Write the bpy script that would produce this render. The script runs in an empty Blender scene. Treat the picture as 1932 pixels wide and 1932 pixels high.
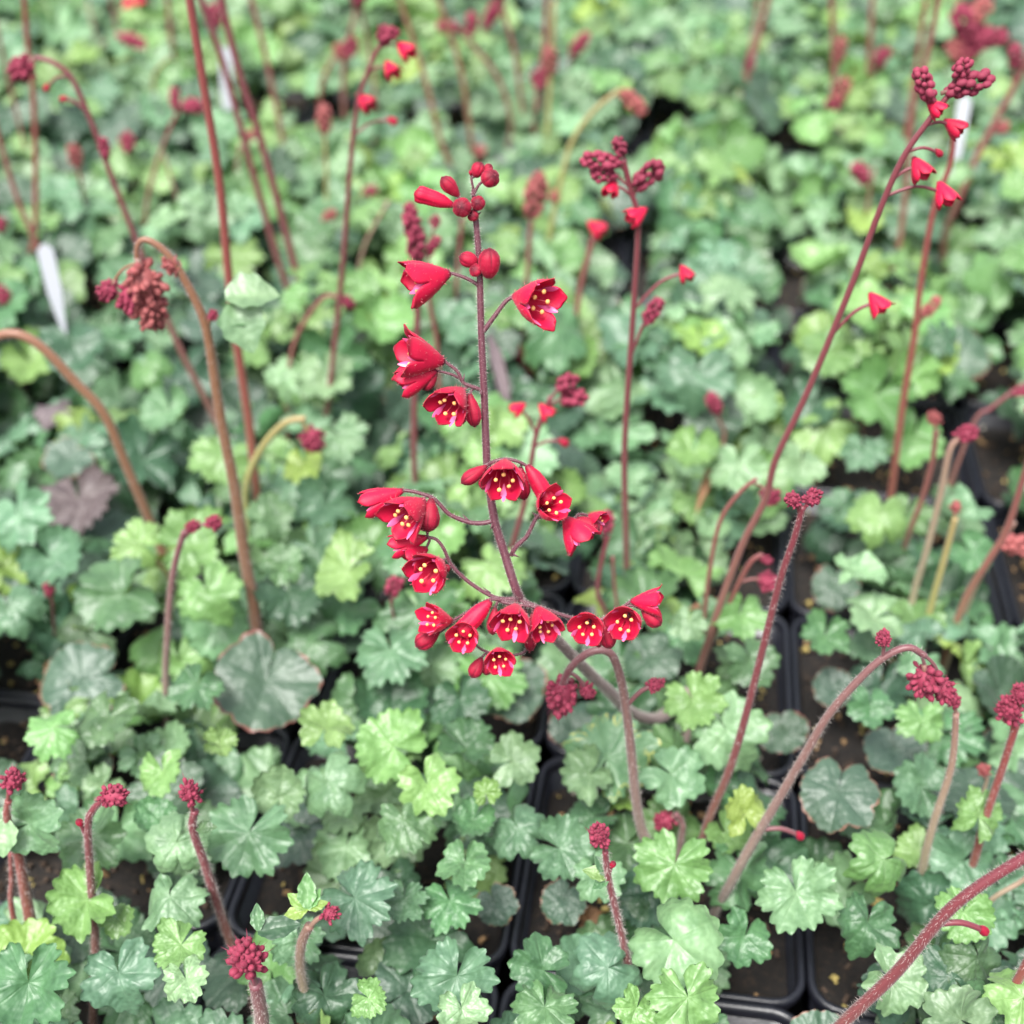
import bpy, bmesh, math, random
from mathutils import Vector, Matrix, noise

random.seed(7)
S = bpy.context.scene
COL = S.collection
R = math.radians

# ------------------------------------------------------------------ camera, sky, sun, exposure
F = 2400.0 / 1932.0                 # focal length in picture widths
PITCH = R(36.0)
POT = 0.090                         # spacing of the pots
H = 3.74 * POT                      # camera height above the pot rims (z = 0)
CP, SP = math.cos(PITCH), math.sin(PITCH)

cam_d = bpy.data.cameras.new('camera')
cam = bpy.data.objects.new('camera', cam_d); COL.objects.link(cam)
cam.location = (0, 0, H)
cam.rotation_euler = (math.pi / 2 - PITCH, 0, 0)
cam_d.sensor_width = 36; cam_d.lens = 36 * F
cam_d.clip_start = 0.01; cam_d.clip_end = 200
cam_d.dof.use_dof = True
cam_d.dof.focus_distance = 0.298
cam_d.dof.aperture_fstop = 10.5
S.camera = cam

SUN_EL, SUN_AZ = R(62), R(205)      # azimuth measured from +Y clockwise
w = bpy.data.worlds.new('World'); S.world = w; w.use_nodes = True
nt = w.node_tree; nt.nodes.clear()
sky = nt.nodes.new('ShaderNodeTexSky'); sky.sky_type = 'NISHITA'; sky.sun_disc = False
sky.sun_elevation = SUN_EL; sky.sun_rotation = SUN_AZ; sky.dust_density = 4.0; sky.air_density = 1.0
hs = nt.nodes.new('ShaderNodeHueSaturation'); hs.inputs['Saturation'].default_value = 0.42
bg = nt.nodes.new('ShaderNodeBackground'); bg.inputs['Strength'].default_value = 0.095
out = nt.nodes.new('ShaderNodeOutputWorld')
nt.links.new(sky.outputs[0], hs.inputs['Color']); nt.links.new(hs.outputs[0], bg.inputs[0]); nt.links.new(bg.outputs[0], out.inputs[0])

sd = bpy.data.lights.new('sun', 'SUN'); sd.energy = 1.5; sd.angle = R(22); sd.color = (1, 0.985, 0.96)
sun = bpy.data.objects.new('sun', sd); COL.objects.link(sun); sun.location = (0, 0, 3)
sdir = Vector((math.sin(SUN_AZ) * math.cos(SUN_EL), math.cos(SUN_AZ) * math.cos(SUN_EL), math.sin(SUN_EL)))
sun.rotation_euler = sdir.to_track_quat('Z', 'Y').to_euler()

S.view_settings.view_transform = 'Standard'; S.view_settings.look = 'None'
S.view_settings.gamma = 1.0; S.view_settings.use_curve_mapping = False
S.view_settings.exposure = 2.24
S.cycles.use_light_tree = False
S.cycles.max_bounces = 4; S.cycles.diffuse_bounces = 2; S.cycles.glossy_bounces = 2; S.cycles.transmission_bounces = 2; S.cycles.transparent_max_bounces = 4
S.cycles.caustics_reflective = False; S.cycles.caustics_refractive = False

# ------------------------------------------------------------------ picture point -> place
def ray(px, py):
    u, v = (px - 966) / 2400.0, (py - 966) / 2400.0
    return Vector((u, CP - v * SP, -(SP + v * CP)))
CAM = Vector((0, 0, H))
def at_z(px, py, z):
    r = ray(px, py); return CAM + r * ((H - z) / -r.z)
def at_y(px, py, y):
    r = ray(px, py); return CAM + r * (y / r.y)
def depth(p): return (p - CAM).dot(Vector((0, CP, -SP)))
def mpp(p): return depth(p) / 2400.0                    # metres for one picture unit at p
def to_px(p):
    q = p - CAM; d = q.dot(Vector((0, CP, -SP)))
    return 966 + 2400 * q.x / d, 966 + 2400 * q.dot(Vector((0, -SP, -CP))) / d
RIGHT, UP, BACK = Vector((1, 0, 0)), Vector((0, SP, CP)), Vector((0, -CP, SP))   # BACK: towards the viewer

YAW = R(8.25); GC, GS = math.cos(YAW), math.sin(YAW); GX, GY = -0.025 * POT, 2.542 * POT
def grid(i, j):
    return Vector((GX + (i * GC + j * GS) * POT, GY + (-i * GS + j * GC) * POT, 0))
def cell_of(p):
    x, y = (p.x - GX) / POT, (p.y - GY) / POT
    return math.floor(x * GC - y * GS), math.floor(x * GS + y * GC)

# ------------------------------------------------------------------ materials
def newmat(name):
    m = bpy.data.materials.new(name); m.use_nodes = True
    n = m.node_tree; n.nodes.clear()
    o = n.nodes.new('ShaderNodeOutputMaterial')
    return m, n, o
def N(n, t, **k):
    x = n.nodes.new(t)
    for a, b in k.items():
        if a in x.inputs: x.inputs[a].default_value = b
        else: setattr(x, a, b)
    return x
def mixc(n, fac, a, b, mode='MIX'):
    x = n.nodes.new('ShaderNodeMix'); x.data_type = 'RGBA'; x.blend_type = mode
    for k, v in ((0, fac), (6, a), (7, b)):
        if hasattr(v, 'links') or isinstance(v, bpy.types.NodeSocket): n.links.new(v, x.inputs[k])
        else: x.inputs[k].default_value = v if k == 0 else (*v, 1)
    return x.outputs[2]
def mth(n, op, a, b=0.0, clamp=False):
    x = n.nodes.new('ShaderNodeMath'); x.operation = op; x.use_clamp = clamp
    for k, v in ((0, a), (1, b)):
        if isinstance(v, bpy.types.NodeSocket): n.links.new(v, x.inputs[k])
        else: x.inputs[k].default_value = v
    return x.outputs[0]
def ramp(n, fac, stops):
    x = n.nodes.new('ShaderNodeValToRGB'); n.links.new(fac, x.inputs[0])
    e = x.color_ramp.elements
    while len(e) < len(stops): e.new(0.5)
    for q, (p, c) in zip(e, stops): q.position = p; q.color = (*c, 1) if len(c) == 3 else c
    return x.outputs[0]

def leaf_mat(name, ca, cb, vein, edge=None, edge_lo=0.75, rough=0.47, spots=None, transl=0.20, tcol=None, coat=0.0):
    """ca/cb the two tones of the blade, vein the paler veins, edge an optional scorched margin"""
    m, n, o = newmat(name)
    tc = N(n, 'ShaderNodeTexCoord'); oi = N(n, 'ShaderNodeObjectInfo')
    off = N(n, 'ShaderNodeVectorMath', operation='ADD'); n.links.new(tc.outputs['Object'], off.inputs[0])
    sc = N(n, 'ShaderNodeCombineXYZ'); r10 = mth(n, 'MULTIPLY', oi.outputs['Random'], 37.0)
    n.links.new(r10, sc.inputs[0]); n.links.new(r10, sc.inputs[2]); n.links.new(sc.outputs[0], off.inputs[1])
    ns = N(n, 'ShaderNodeTexNoise', Scale=2.4, Detail=2.0, Roughness=0.6); n.links.new(off.outputs[0], ns.inputs['Vector'])
    f = ramp(n, ns.outputs['Fac'], [(0.35, (0, 0, 0)), (0.68, (1, 1, 1))])
    c = mixc(n, f, ca, cb)
    # finer cell-like mottling between the veins
    vo = N(n, 'ShaderNodeTexVoronoi', Scale=9.0); n.links.new(off.outputs[0], vo.inputs['Vector'])
    c = mixc(n, mth(n, 'MULTIPLY', ramp(n, vo.outputs['Distance'], [(0.0, (1, 1, 1)), (0.55, (0, 0, 0))]), 0.14), c, cb)
    av = N(n, 'ShaderNodeAttribute', attribute_name='vein')
    c = mixc(n, mth(n, 'MULTIPLY', av.outputs['Fac'], 0.17, True), c, vein)
    ae = N(n, 'ShaderNodeAttribute', attribute_name='rim')
    if edge:
        n2 = N(n, 'ShaderNodeTexNoise', Scale=2.6, Detail=3.0); n.links.new(off.outputs[0], n2.inputs['Vector'])
        e = mth(n, 'ADD', ae.outputs['Fac'], mth(n, 'MULTIPLY', mth(n, 'SUBTRACT', n2.outputs['Fac'], 0.5), 0.55))
        e = ramp(n, e, [(edge_lo, (0, 0, 0)), (min(0.99, edge_lo + 0.07), (1, 1, 1))])
        c = mixc(n, e, c, edge)
    if spots:
        n3 = N(n, 'ShaderNodeTexNoise', Scale=2.4, Detail=1.0, Distortion=1.5); n.links.new(off.outputs[0], n3.inputs['Vector'])
        s = ramp(n, n3.outputs['Fac'], [(0.475, (0, 0, 0)), (0.495, (1, 1, 1)), (0.51, (1, 1, 1)), (0.53, (0, 0, 0))])
        c = mixc(n, mth(n, 'MULTIPLY', s, ramp(n, ae.outputs['Fac'], [(0.5, (0, 0, 0)), (0.7, (1, 1, 1))])), c, spots)
    hsv = N(n, 'ShaderNodeHueSaturation'); n.links.new(c, hsv.inputs['Color'])
    mr = N(n, 'ShaderNodeMapRange'); n.links.new(oi.outputs['Random'], mr.inputs[0]); mr.inputs[3].default_value = 0.472; mr.inputs[4].default_value = 0.512
    n.links.new(mr.outputs[0], hsv.inputs['Hue'])
    wn = N(n, 'ShaderNodeTexWhiteNoise', noise_dimensions='1D'); n.links.new(r10, wn.inputs['W'])
    mr2 = N(n, 'ShaderNodeMapRange'); n.links.new(wn.outputs['Value'], mr2.inputs[0]); mr2.inputs[3].default_value = 0.72; mr2.inputs[4].default_value = 1.16
    n.links.new(mr2.outputs[0], hsv.inputs['Value'])
    b = N(n, 'ShaderNodeBsdfPrincipled', Roughness=rough)
    b.inputs['Specular IOR Level'].default_value = 0.6
    b.inputs['Sheen Weight'].default_value = 0.06; b.inputs['Sheen Roughness'].default_value = 0.5
    n.links.new(hsv.outputs[0], b.inputs['Base Color'])
    bn = N(n, 'ShaderNodeTexNoise', Scale=4.2, Detail=1.0); n.links.new(off.outputs[0], bn.inputs['Vector'])
    bh = mth(n, 'SUBTRACT', bn.outputs['Fac'], mth(n, 'MULTIPLY', av.outputs['Fac'], 0.25))
    bp = N(n, 'ShaderNodeBump', Strength=0.34, Distance=0.0030); n.links.new(bh, bp.inputs['Height'])
    n.links.new(bp.outputs[0], b.inputs['Normal'])
    tr = N(n, 'ShaderNodeBsdfTranslucent'); tcx = mixc(n, 1.0, hsv.outputs[0], tcol or (1.6, 1.7, 0.7), 'MULTIPLY'); n.links.new(tcx, tr.inputs[0])
    mx = N(n, 'ShaderNodeMixShader'); mx.inputs[0].default_value = transl
    n.links.new(b.outputs[0], mx.inputs[1]); n.links.new(tr.outputs[0], mx.inputs[2]); n.links.new(mx.outputs[0], o.inputs[0])
    return m

LM = {
 'mid':   leaf_mat('leaf_mid',   (0.038, 0.104, 0.038), (0.070, 0.160, 0.064), (0.12, 0.23, 0.10)),
 'blue':  leaf_mat('leaf_blue',  (0.052, 0.122, 0.062), (0.095, 0.190, 0.105), (0.16, 0.27, 0.16)),
 'pale':  leaf_mat('leaf_pale',  (0.086, 0.175, 0.080), (0.145, 0.255, 0.128), (0.22, 0.34, 0.18)),
 'lime':  leaf_mat('leaf_lime',  (0.078, 0.172, 0.045), (0.122, 0.238, 0.074), (0.18, 0.30, 0.11)),
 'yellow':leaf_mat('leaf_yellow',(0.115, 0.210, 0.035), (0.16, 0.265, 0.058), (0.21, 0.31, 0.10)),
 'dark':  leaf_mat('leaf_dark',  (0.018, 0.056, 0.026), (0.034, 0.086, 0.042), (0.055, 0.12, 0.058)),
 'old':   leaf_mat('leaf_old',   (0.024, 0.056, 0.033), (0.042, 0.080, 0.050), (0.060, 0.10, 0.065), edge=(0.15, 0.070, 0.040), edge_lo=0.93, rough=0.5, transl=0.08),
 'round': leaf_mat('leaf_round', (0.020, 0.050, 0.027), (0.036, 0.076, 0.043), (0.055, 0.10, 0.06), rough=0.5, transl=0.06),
 'mined': leaf_mat('leaf_mined', (0.085, 0.18, 0.080), (0.135, 0.25, 0.12), (0.18, 0.31, 0.15), spots=(0.42, 0.40, 0.10)),
 'dead':  leaf_mat('leaf_dead',  (0.060, 0.040, 0.042), (0.10, 0.072, 0.072), (0.14, 0.10, 0.10), rough=0.6, transl=0.05),
 'brown': leaf_mat('leaf_brown', (0.17, 0.085, 0.035), (0.27, 0.15, 0.07), (0.3, 0.2, 0.1), rough=0.7, transl=0.1),
}

def stem_mat(name, lo, mid, hi):
    m, n, o = newmat(name)
    uv = N(n, 'ShaderNodeUVMap'); sx = N(n, 'ShaderNodeSeparateXYZ'); n.links.new(uv.outputs[0], sx.inputs[0])
    ns = N(n, 'ShaderNodeTexNoise', Scale=260.0, Detail=3.0)
    tc = N(n, 'ShaderNodeTexCoord'); n.links.new(tc.outputs['Object'], ns.inputs['Vector'])
    f = mth(n, 'ADD', sx.outputs[1], mth(n, 'MULTIPLY', mth(n, 'SUBTRACT', ns.outputs['Fac'], 0.5), 0.16))
    c = ramp(n, f, [(0.05, lo), (0.42, mid), (0.95, hi)])
    st = N(n, 'ShaderNodeTexNoise', Scale=1.0, Detail=2.0)
    mp = N(n, 'ShaderNodeMapping'); mp.inputs['Scale'].default_value = (9, 1.5, 1); n.links.new(uv.outputs[0], mp.inputs[0]); n.links.new(mp.outputs[0], st.inputs['Vector'])
    c = mixc(n, ramp(n, st.outputs['Fac'], [(0.4, (0, 0, 0)), (0.7, (0.5, 0.5, 0.5))]), c, tuple(min(1, q * 1.6) for q in mid))
    b = N(n, 'ShaderNodeBsdfPrincipled', Roughness=0.5); n.links.new(c, b.inputs['Base Color'])
    b.inputs['Sheen Weight'].default_value = 0.12
    bp = N(n, 'ShaderNodeBump', Strength=0.35, Distance=0.0004); n.links.new(ns.outputs['Fac'], bp.inputs['Height']); n.links.new(bp.outputs[0], b.inputs['Normal'])
    n.links.new(b.outputs[0], o.inputs[0])
    return m
SM = {
 'main':  stem_mat('stem_maroon', (0.22, 0.17, 0.15), (0.060, 0.014, 0.022), (0.065, 0.010, 0.019)),
 'red':   stem_mat('stem_red',    (0.14, 0.075, 0.050), (0.095, 0.020, 0.022), (0.105, 0.011, 0.020)),
 'rust':  stem_mat('stem_rust',   (0.16, 0.060, 0.036), (0.140, 0.032, 0.024), (0.135, 0.022, 0.021)),
 'brown': stem_mat('stem_brown',  (0.15, 0.10, 0.055), (0.125, 0.044, 0.032), (0.120, 0.024, 0.025)),
 'orange':stem_mat('stem_orange', (0.12, 0.060, 0.036), (0.130, 0.060, 0.028), (0.15, 0.060, 0.032)),
 'yellow':stem_mat('stem_yellow', (0.19, 0.22, 0.075), (0.18, 0.17, 0.055), (0.20, 0.14, 0.055)),
 'pale':  stem_mat('stem_pale',   (0.18, 0.18, 0.10), (0.18, 0.14, 0.09), (0.19, 0.09, 0.07)),
 'grey':  stem_mat('stem_grey',   (0.18, 0.15, 0.12), (0.115, 0.060, 0.052), (0.095, 0.022, 0.030)),
 'petiole': stem_mat('leaf_stalk', (0.16, 0.13, 0.055), (0.15, 0.19, 0.06), (0.17, 0.25, 0.08)),
}
def plain(name, col, rough=0.5, spec=0.5, noise_amt=0.0, scale=200.0, sheen=0.0, transl=0.0, bump=0.0):
    m, n, o = newmat(name)
    b = N(n, 'ShaderNodeBsdfPrincipled', Roughness=rough); b.inputs['Specular IOR Level'].default_value = spec
    b.inputs['Sheen Weight'].default_value = sheen
    tc = N(n, 'ShaderNodeTexCoord'); ns = N(n, 'ShaderNodeTexNoise', Scale=scale, Detail=4.0); n.links.new(tc.outputs['Object'], ns.inputs['Vector'])
    c = mixc(n, ns.outputs['Fac'], tuple(q * (1 - noise_amt) for q in col), tuple(min(1, q * (1 + noise_amt)) for q in col))
    n.links.new(c, b.inputs['Base Color'])
    if bump:
        bp = N(n, 'ShaderNodeBump', Strength=0.6, Distance=bump); n.links.new(ns.outputs['Fac'], bp.inputs['Height']); n.links.new(bp.outputs[0], b.inputs['Normal'])
    last = b.outputs[0]
    if transl:
        t = N(n, 'ShaderNodeBsdfTranslucent'); n.links.new(c, t.inputs[0]); x = N(n, 'ShaderNodeMixShader'); x.inputs[0].default_value = transl
        n.links.new(last, x.inputs[1]); n.links.new(t.outputs[0], x.inputs[2]); last = x.outputs[0]
    n.links.new(last, o.inputs[0])
    return m

def bell_mat(name, base, body, tip, rough=0.38, seams=False):
    m, n, o = newmat(name)
    uv = N(n, 'ShaderNodeUVMap'); sx = N(n, 'ShaderNodeSeparateXYZ'); n.links.new(uv.outputs[0], sx.inputs[0])
    tc = N(n, 'ShaderNodeTexCoord'); oi = N(n, 'ShaderNodeObjectInfo')
    ns = N(n, 'ShaderNodeTexNoise', Scale=7.0, Detail=4.0); n.links.new(tc.outputs['Object'], ns.inputs['Vector'])
    f = mth(n, 'ADD', sx.outputs[1], mth(n, 'MULTIPLY', mth(n, 'SUBTRACT', ns.outputs['Fac'], 0.5), 0.10))
    c = ramp(n, f, [(0.0, base), (0.18, body), (0.72 if seams else 0.88, body), (0.97, tip)])
    c = mixc(n, ramp(n, ns.outputs['Fac'], [(0.4, (0, 0, 0)), (0.75, (0.35, 0.35, 0.35))]), c, tuple(min(1, q * 1.3) for q in body))
    if seams:                                       # the five sutures between the closed sepals
        q = mth(n, 'ABSOLUTE', mth(n, 'SUBTRACT', mth(n, 'FRACT', mth(n, 'ADD', mth(n, 'MULTIPLY', sx.outputs[0], 5.0), 0.0)), 0.5))
        sm = mth(n, 'MULTIPLY', ramp(n, q, [(0.0, (1, 1, 1)), (0.09, (0, 0, 0))]), ramp(n, sx.outputs[1], [(0.3, (0, 0, 0)), (0.6, (1, 1, 1))]))
        c = mixc(n, mth(n, 'MULTIPLY', sm, 0.75), c, tip)
    hsv = N(n, 'ShaderNodeHueSaturation'); n.links.new(c, hsv.inputs['Color'])
    mr = N(n, 'ShaderNodeMapRange'); n.links.new(oi.outputs['Random'], mr.inputs[0]); mr.inputs[3].default_value = 0.78; mr.inputs[4].default_value = 1.12
    n.links.new(mr.outputs[0], hsv.inputs['Value'])
    b = N(n, 'ShaderNodeBsdfPrincipled', Roughness=rough); n.links.new(hsv.outputs[0], b.inputs['Base Color'])
    b.inputs['Specular IOR Level'].default_value = 0.35
    b.inputs['Sheen Weight'].default_value = 0.20; b.inputs['Sheen Roughness'].default_value = 0.4
    b.inputs['Sheen Tint'].default_value = (1, 0.45, 0.55, 1)
    bn = N(n, 'ShaderNodeTexNoise', Scale=40.0, Detail=2.0); n.links.new(tc.outputs['Object'], bn.inputs['Vector'])
    bp = N(n, 'ShaderNodeBump', Strength=0.25, Distance=0.0003); n.links.new(bn.outputs['Fac'], bp.inputs['Height']); n.links.new(bp.outputs[0], b.inputs['Normal'])
    t = N(n, 'ShaderNodeBsdfTranslucent'); n.links.new(hsv.outputs[0], t.inputs[0]); x = N(n, 'ShaderNodeMixShader'); x.inputs[0].default_value = 0.32
    n.links.new(b.outputs[0], x.inputs[1]); n.links.new(t.outputs[0], x.inputs[2]); n.links.new(x.outputs[0], o.inputs[0])
    return m
M_BELL = bell_mat('bell_crimson', (0.12, 0.010, 0.028), (0.52, 0.004, 0.042), (0.27, 0.003, 0.018), rough=0.5)
M_BUD = bell_mat('bud_crimson', (0.10, 0.008, 0.02), (0.34, 0.004, 0.030), (0.08, 0.003, 0.012), rough=0.6, seams=True)
M_CLUS = bell_mat('bud_dusky_red', (0.15, 0.03, 0.04), (0.25, 0.030, 0.062), (0.20, 0.022, 0.048), rough=0.65)
M_CORAL = bell_mat('bud_coral', (0.24, 0.11, 0.09), (0.31, 0.085, 0.080), (0.26, 0.060, 0.065), rough=0.55)
M_ANTHER = plain('anther_yellow', (0.72, 0.34, 0.11), 0.6, noise_amt=0.15)
M_FILAMENT = plain('filament_pink', (0.55, 0.05, 0.08), 0.4)
M_PETAL = plain('petal_pink', (0.62, 0.09, 0.24), 0.32, transl=0.25, noise_amt=0.25, scale=6)
M_PETAL_SHEEN = plain('petal_pink_sheen', (0.74, 0.14, 0.30), 0.3, transl=0.2)  # paler copy of the petal pink: reflected sheen put into the colour
M_HAIR = plain('hair_white', (0.55, 0.48, 0.45), 0.5, transl=0.4)
M_HAIR_RED = plain('hair_pink', (0.55, 0.16, 0.18), 0.5, transl=0.4)
M_POT = plain('black_plastic', (0.008, 0.0085, 0.013), 0.36, 0.5, noise_amt=0.35, scale=420, bump=0.0002)
M_BENCH = plain('dark_ground_cloth', (0.012, 0.012, 0.012), 0.9, 0.2, noise_amt=0.5, scale=60, bump=0.001)
M_CRUMB = [plain('bark_tan', (0.28, 0.17, 0.08), 0.8, noise_amt=0.4), plain('crumb_yellow', (0.36, 0.28, 0.09), 0.8, noise_amt=0.4),
           plain('peat_brown', (0.045, 0.028, 0.018), 0.9, noise_amt=0.5), plain('perlite_white', (0.50, 0.46, 0.38), 0.8, noise_amt=0.2)]
M_TAG = plain('white_plastic', (0.27, 0.28, 0.30), 0.35, noise_amt=0.06, scale=30)
def soil_mat():
    m, n, o = newmat('peat_soil')
    tc = N(n, 'ShaderNodeTexCoord'); ns = N(n, 'ShaderNodeTexNoise', Scale=420.0, Detail=6.0, Roughness=0.7); n.links.new(tc.outputs['Object'], ns.inputs['Vector'])
    c = ramp(n, ns.outputs['Fac'], [(0.35, (0.003, 0.002, 0.0015)), (0.55, (0.010, 0.0065, 0.0045)), (0.72, (0.040, 0.024, 0.013)), (0.82, (0.16, 0.10, 0.05))])
    b = N(n, 'ShaderNodeBsdfPrincipled', Roughness=0.9); n.links.new(c, b.inputs['Base Color'])
    bp = N(n, 'ShaderNodeBump', Strength=1.0, Distance=0.002); n.links.new(ns.outputs['Fac'], bp.inputs['Height']); n.links.new(bp.outputs[0], b.inputs['Normal'])
    n.links.new(b.outputs[0], o.inputs[0]); return m
M_SOIL = soil_mat()

# ------------------------------------------------------------------ mesh helpers
class MB:
    def __init__(s): s.v = []; s.f = []; s.uv = []; s.m = []
    def add(s, verts, faces, uvs=None, mat=0):
        b = len(s.v); s.v += [tuple(q) for q in verts]
        s.uv += uvs if uvs else [(0, 0.5)] * len(verts)
        for f in faces: s.f.append(tuple(b + i for i in f)); s.m.append(mat)
    def mesh(s, name, mats, smooth=True):
        me = bpy.data.meshes.new(name); me.from_pydata(s.v, [], s.f)
        for m in mats: me.materials.append(m)
        me.polygons.foreach_set('material_index', s.m)
        if smooth: me.polygons.foreach_set('use_smooth', [True] * len(s.f))
        ul = me.uv_layers.new(name='UVMap'); idx = [0] * len(me.loops); me.loops.foreach_get('vertex_index', idx)
        flat = []
        for i in idx: flat += s.uv[i]
        ul.data.foreach_set('uv', flat); me.update()
        return me
def obj(name, me, parent=None, M=None):
    o = bpy.data.objects.new(name, me); COL.objects.link(o)
    if parent: o.parent = parent
    if M is not None: o.matrix_local = M
    return o
def catmull(P, k):
    out = []
    n = len(P)
    for i in range(n - 1):
        a, b, c, d = P[max(i - 1, 0)], P[i], P[i + 1], P[min(i + 2, n - 1)]
        for q in range(k):
            t = q / k
            out.append(0.5 * ((2 * b) + (c - a) * t + (2 * a - 5 * b + 4 * c - d) * t * t + (3 * b - a - 3 * c + d) * t ** 3))
    out.append(P[-1]); return out
def frames(P):
    T = [(P[min(i + 1, len(P) - 1)] - P[max(i - 1, 0)]).normalized() for i in range(len(P))]
    a = Vector((1, 0, 0)) if abs(T[0].x) < 0.8 else Vector((0, 1, 0))
    res = []
    for t in T:
        a = (a - t * a.dot(t)).normalized(); res.append((t, a, t.cross(a)))
    return res
def tube(mb, P, rad, sides=8, mat=0, v0=0.0, v1=1.0, cap=True, wob=0.0):
    fr = frames(P); n = len(P); vs, uv, fs = [], [], []
    for i, (p, (t, a, b)) in enumerate(zip(P, fr)):
        for k in range(sides):
            an = 2 * math.pi * k / sides
            r = rad[i] * (1 + (random.uniform(-wob, wob) if wob else 0))
            vs.append(p + (a * math.cos(an) + b * math.sin(an)) * r); uv.append((k / sides, v0 + (v1 - v0) * i / (n - 1)))
    for i in range(n - 1):
        for k in range(sides):
            k2 = (k + 1) % sides
            fs.append((i * sides + k, i * sides + k2, (i + 1) * sides + k2, (i + 1) * sides + k))
    if cap: fs.append(tuple(range((n - 1) * sides, n * sides))); fs.append(tuple(range(sides - 1, -1, -1)))
    mb.add(vs, fs, uv, mat)
def hairs(mb, P, rad, per_mm, ln, wd, mat=0):
    fr = frames(P)
    for i in range(len(P) - 1):
        L = (P[i + 1] - P[i]).length
        for q in range(int(L * 1000 * per_mm + random.random())):
            t = random.random(); p = P[i].lerp(P[i + 1], t); r = rad[i] * (1 - t) + rad[i + 1] * t
            an = random.uniform(0, 6.283); d = fr[i][1] * math.cos(an) + fr[i][2] * math.sin(an)
            e = (d + fr[i][0] * random.uniform(-0.5, 0.5)).normalized(); l = ln * random.uniform(0.4, 1.15)
            s = fr[i][0].cross(d) if random.random() < 0.5 else fr[i][0]
            b = p + d * r * 0.92
            mb.add([b - s * wd, b + s * wd, b + e * l], [(0, 1, 2)], None, mat)
def basis(o, x, y, z):
    return Matrix(((x.x, y.x, z.x, o.x), (x.y, y.y, z.y, o.y), (x.z, y.z, z.z, o.z), (0, 0, 0, 1)))

# ------------------------------------------------------------------ leaf shapes (unit radius, tip along +Y, face up +Z)
def leaf_mesh(name, seed, a_lobe=0.2, b_tooth=0.07, cup=0.1, ruf=0.07, nl=7, cz=0.3, wav=1.0):
    rg = random.Random(seed); spt = 4; nth = 3
    K = nl * nth * spt; rings = [0.0, 0.14, 0.32, 0.52, 0.72, 0.88, 0.96, 1.0]
    ph1, ph2, B2 = rg.uniform(0, 6.28), rg.uniform(0, 6.28), rg.uniform(0.04, 0.14)
    la = [a_lobe * rg.uniform(0.5, 1.5) for _ in range(nl)]; ll = [rg.uniform(0.9, 1.08) for _ in range(nl)]
    lz = [rg.uniform(-1, 1) for _ in range(nl)]
    vs, fs, uv, vein, rim = [], [], [], [], []
    for ri, rho in enumerate(rings):
        for k in range(K + 1):
            x = k / K * nl; li = min(int(x), nl - 1); dl = x - li - 0.5
            th = (k / K - 0.5) * R(342 if wav == 1.0 else 356)
            base = 1.0 - 0.16 * (abs(th) / R(171)) ** 2
            r = base * (ll[li] * (1 - min(1, 2 * abs(dl)) ** 2) + min(1, 2 * abs(dl)) ** 2)
            r *= 1 - la[li] * (2 * abs(dl)) ** 2.0
            tt = ((dl + 0.5) * nth) % 1.0; td = abs(tt - 0.5) * 2
            if ri == len(rings) - 1: r *= 1 - b_tooth * td ** 1.5
            elif ri == len(rings) - 2: r *= 1 - 0.5 * b_tooth * td ** 1.8
            e = max(0, (abs(th) - R(150)) / R(28)); r *= 1 - (0.45 if wav == 1.0 else .25) * e * e
            r *= rho
            X, Y = r * math.sin(th), r * math.cos(th)
            z = cup * rho * rho - ruf * rho ** 1.5 * math.cos(2 * math.pi * dl) * 0.8 + B2 * rho * rho * math.cos(2 * th + ph1) + 0.07 * rho ** 3 * math.cos(3 * th + ph2)
            z += cz * lz[li] * rho ** 2.2 * (1 - (2 * dl) ** 2)
            z += 0.24 * wav * noise.noise(Vector((X * 2.1 + seed * 3.1, Y * 1.9, 0.3))) + 0.035 * wav * noise.noise(Vector((X * 5 + seed * 2.1, Y * 5, 3.3)))
            z -= 0.05 * max(0, 1 - rho * 5)
            if ri >= len(rings) - 2: z += 0.03 * wav * math.cos(2 * math.pi * tt + lz[li]) * rho
            vs.append((X, Y, z)); uv.append((k / K, rho))
            ve = max(0, 1 - abs(dl) * nl * 1.0) if abs(dl) < 0.04 else 0
            if abs(td) < 0.05 and abs(dl) > 0.1: ve = 0.45 * max(0, min(1, (rho - 0.35) * 3))
            ve = max(ve * (1 - 0.4 * rho), max(0, 1 - rho * 3.2))
            vein.append(ve); rim.append(rho ** 1.5 if rho < 1 else 1.0)
    n1 = K + 1
    for ri in range(len(rings) - 1):
        for k in range(K):
            q = (ri * n1 + k, (ri + 1) * n1 + k, (ri + 1) * n1 + k + 1, ri * n1 + k + 1)
            fs.append(q[::-1] if ri else (q[0], q[2], q[1]))
    mb = MB(); mb.add(vs, fs, uv)
    me = mb.mesh(name, [])
    # drop the doubled centre
    for nm, dat in (('vein', vein), ('rim', rim)):
        a = me.attributes.new(nm, 'FLOAT', 'POINT'); a.data.foreach_set('value', dat)
    me.validate()
    if me.polygons[0].normal.z < 0 or sum(p.normal.z for p in me.polygons) < 0: me.flip_normals()
    return me
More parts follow.
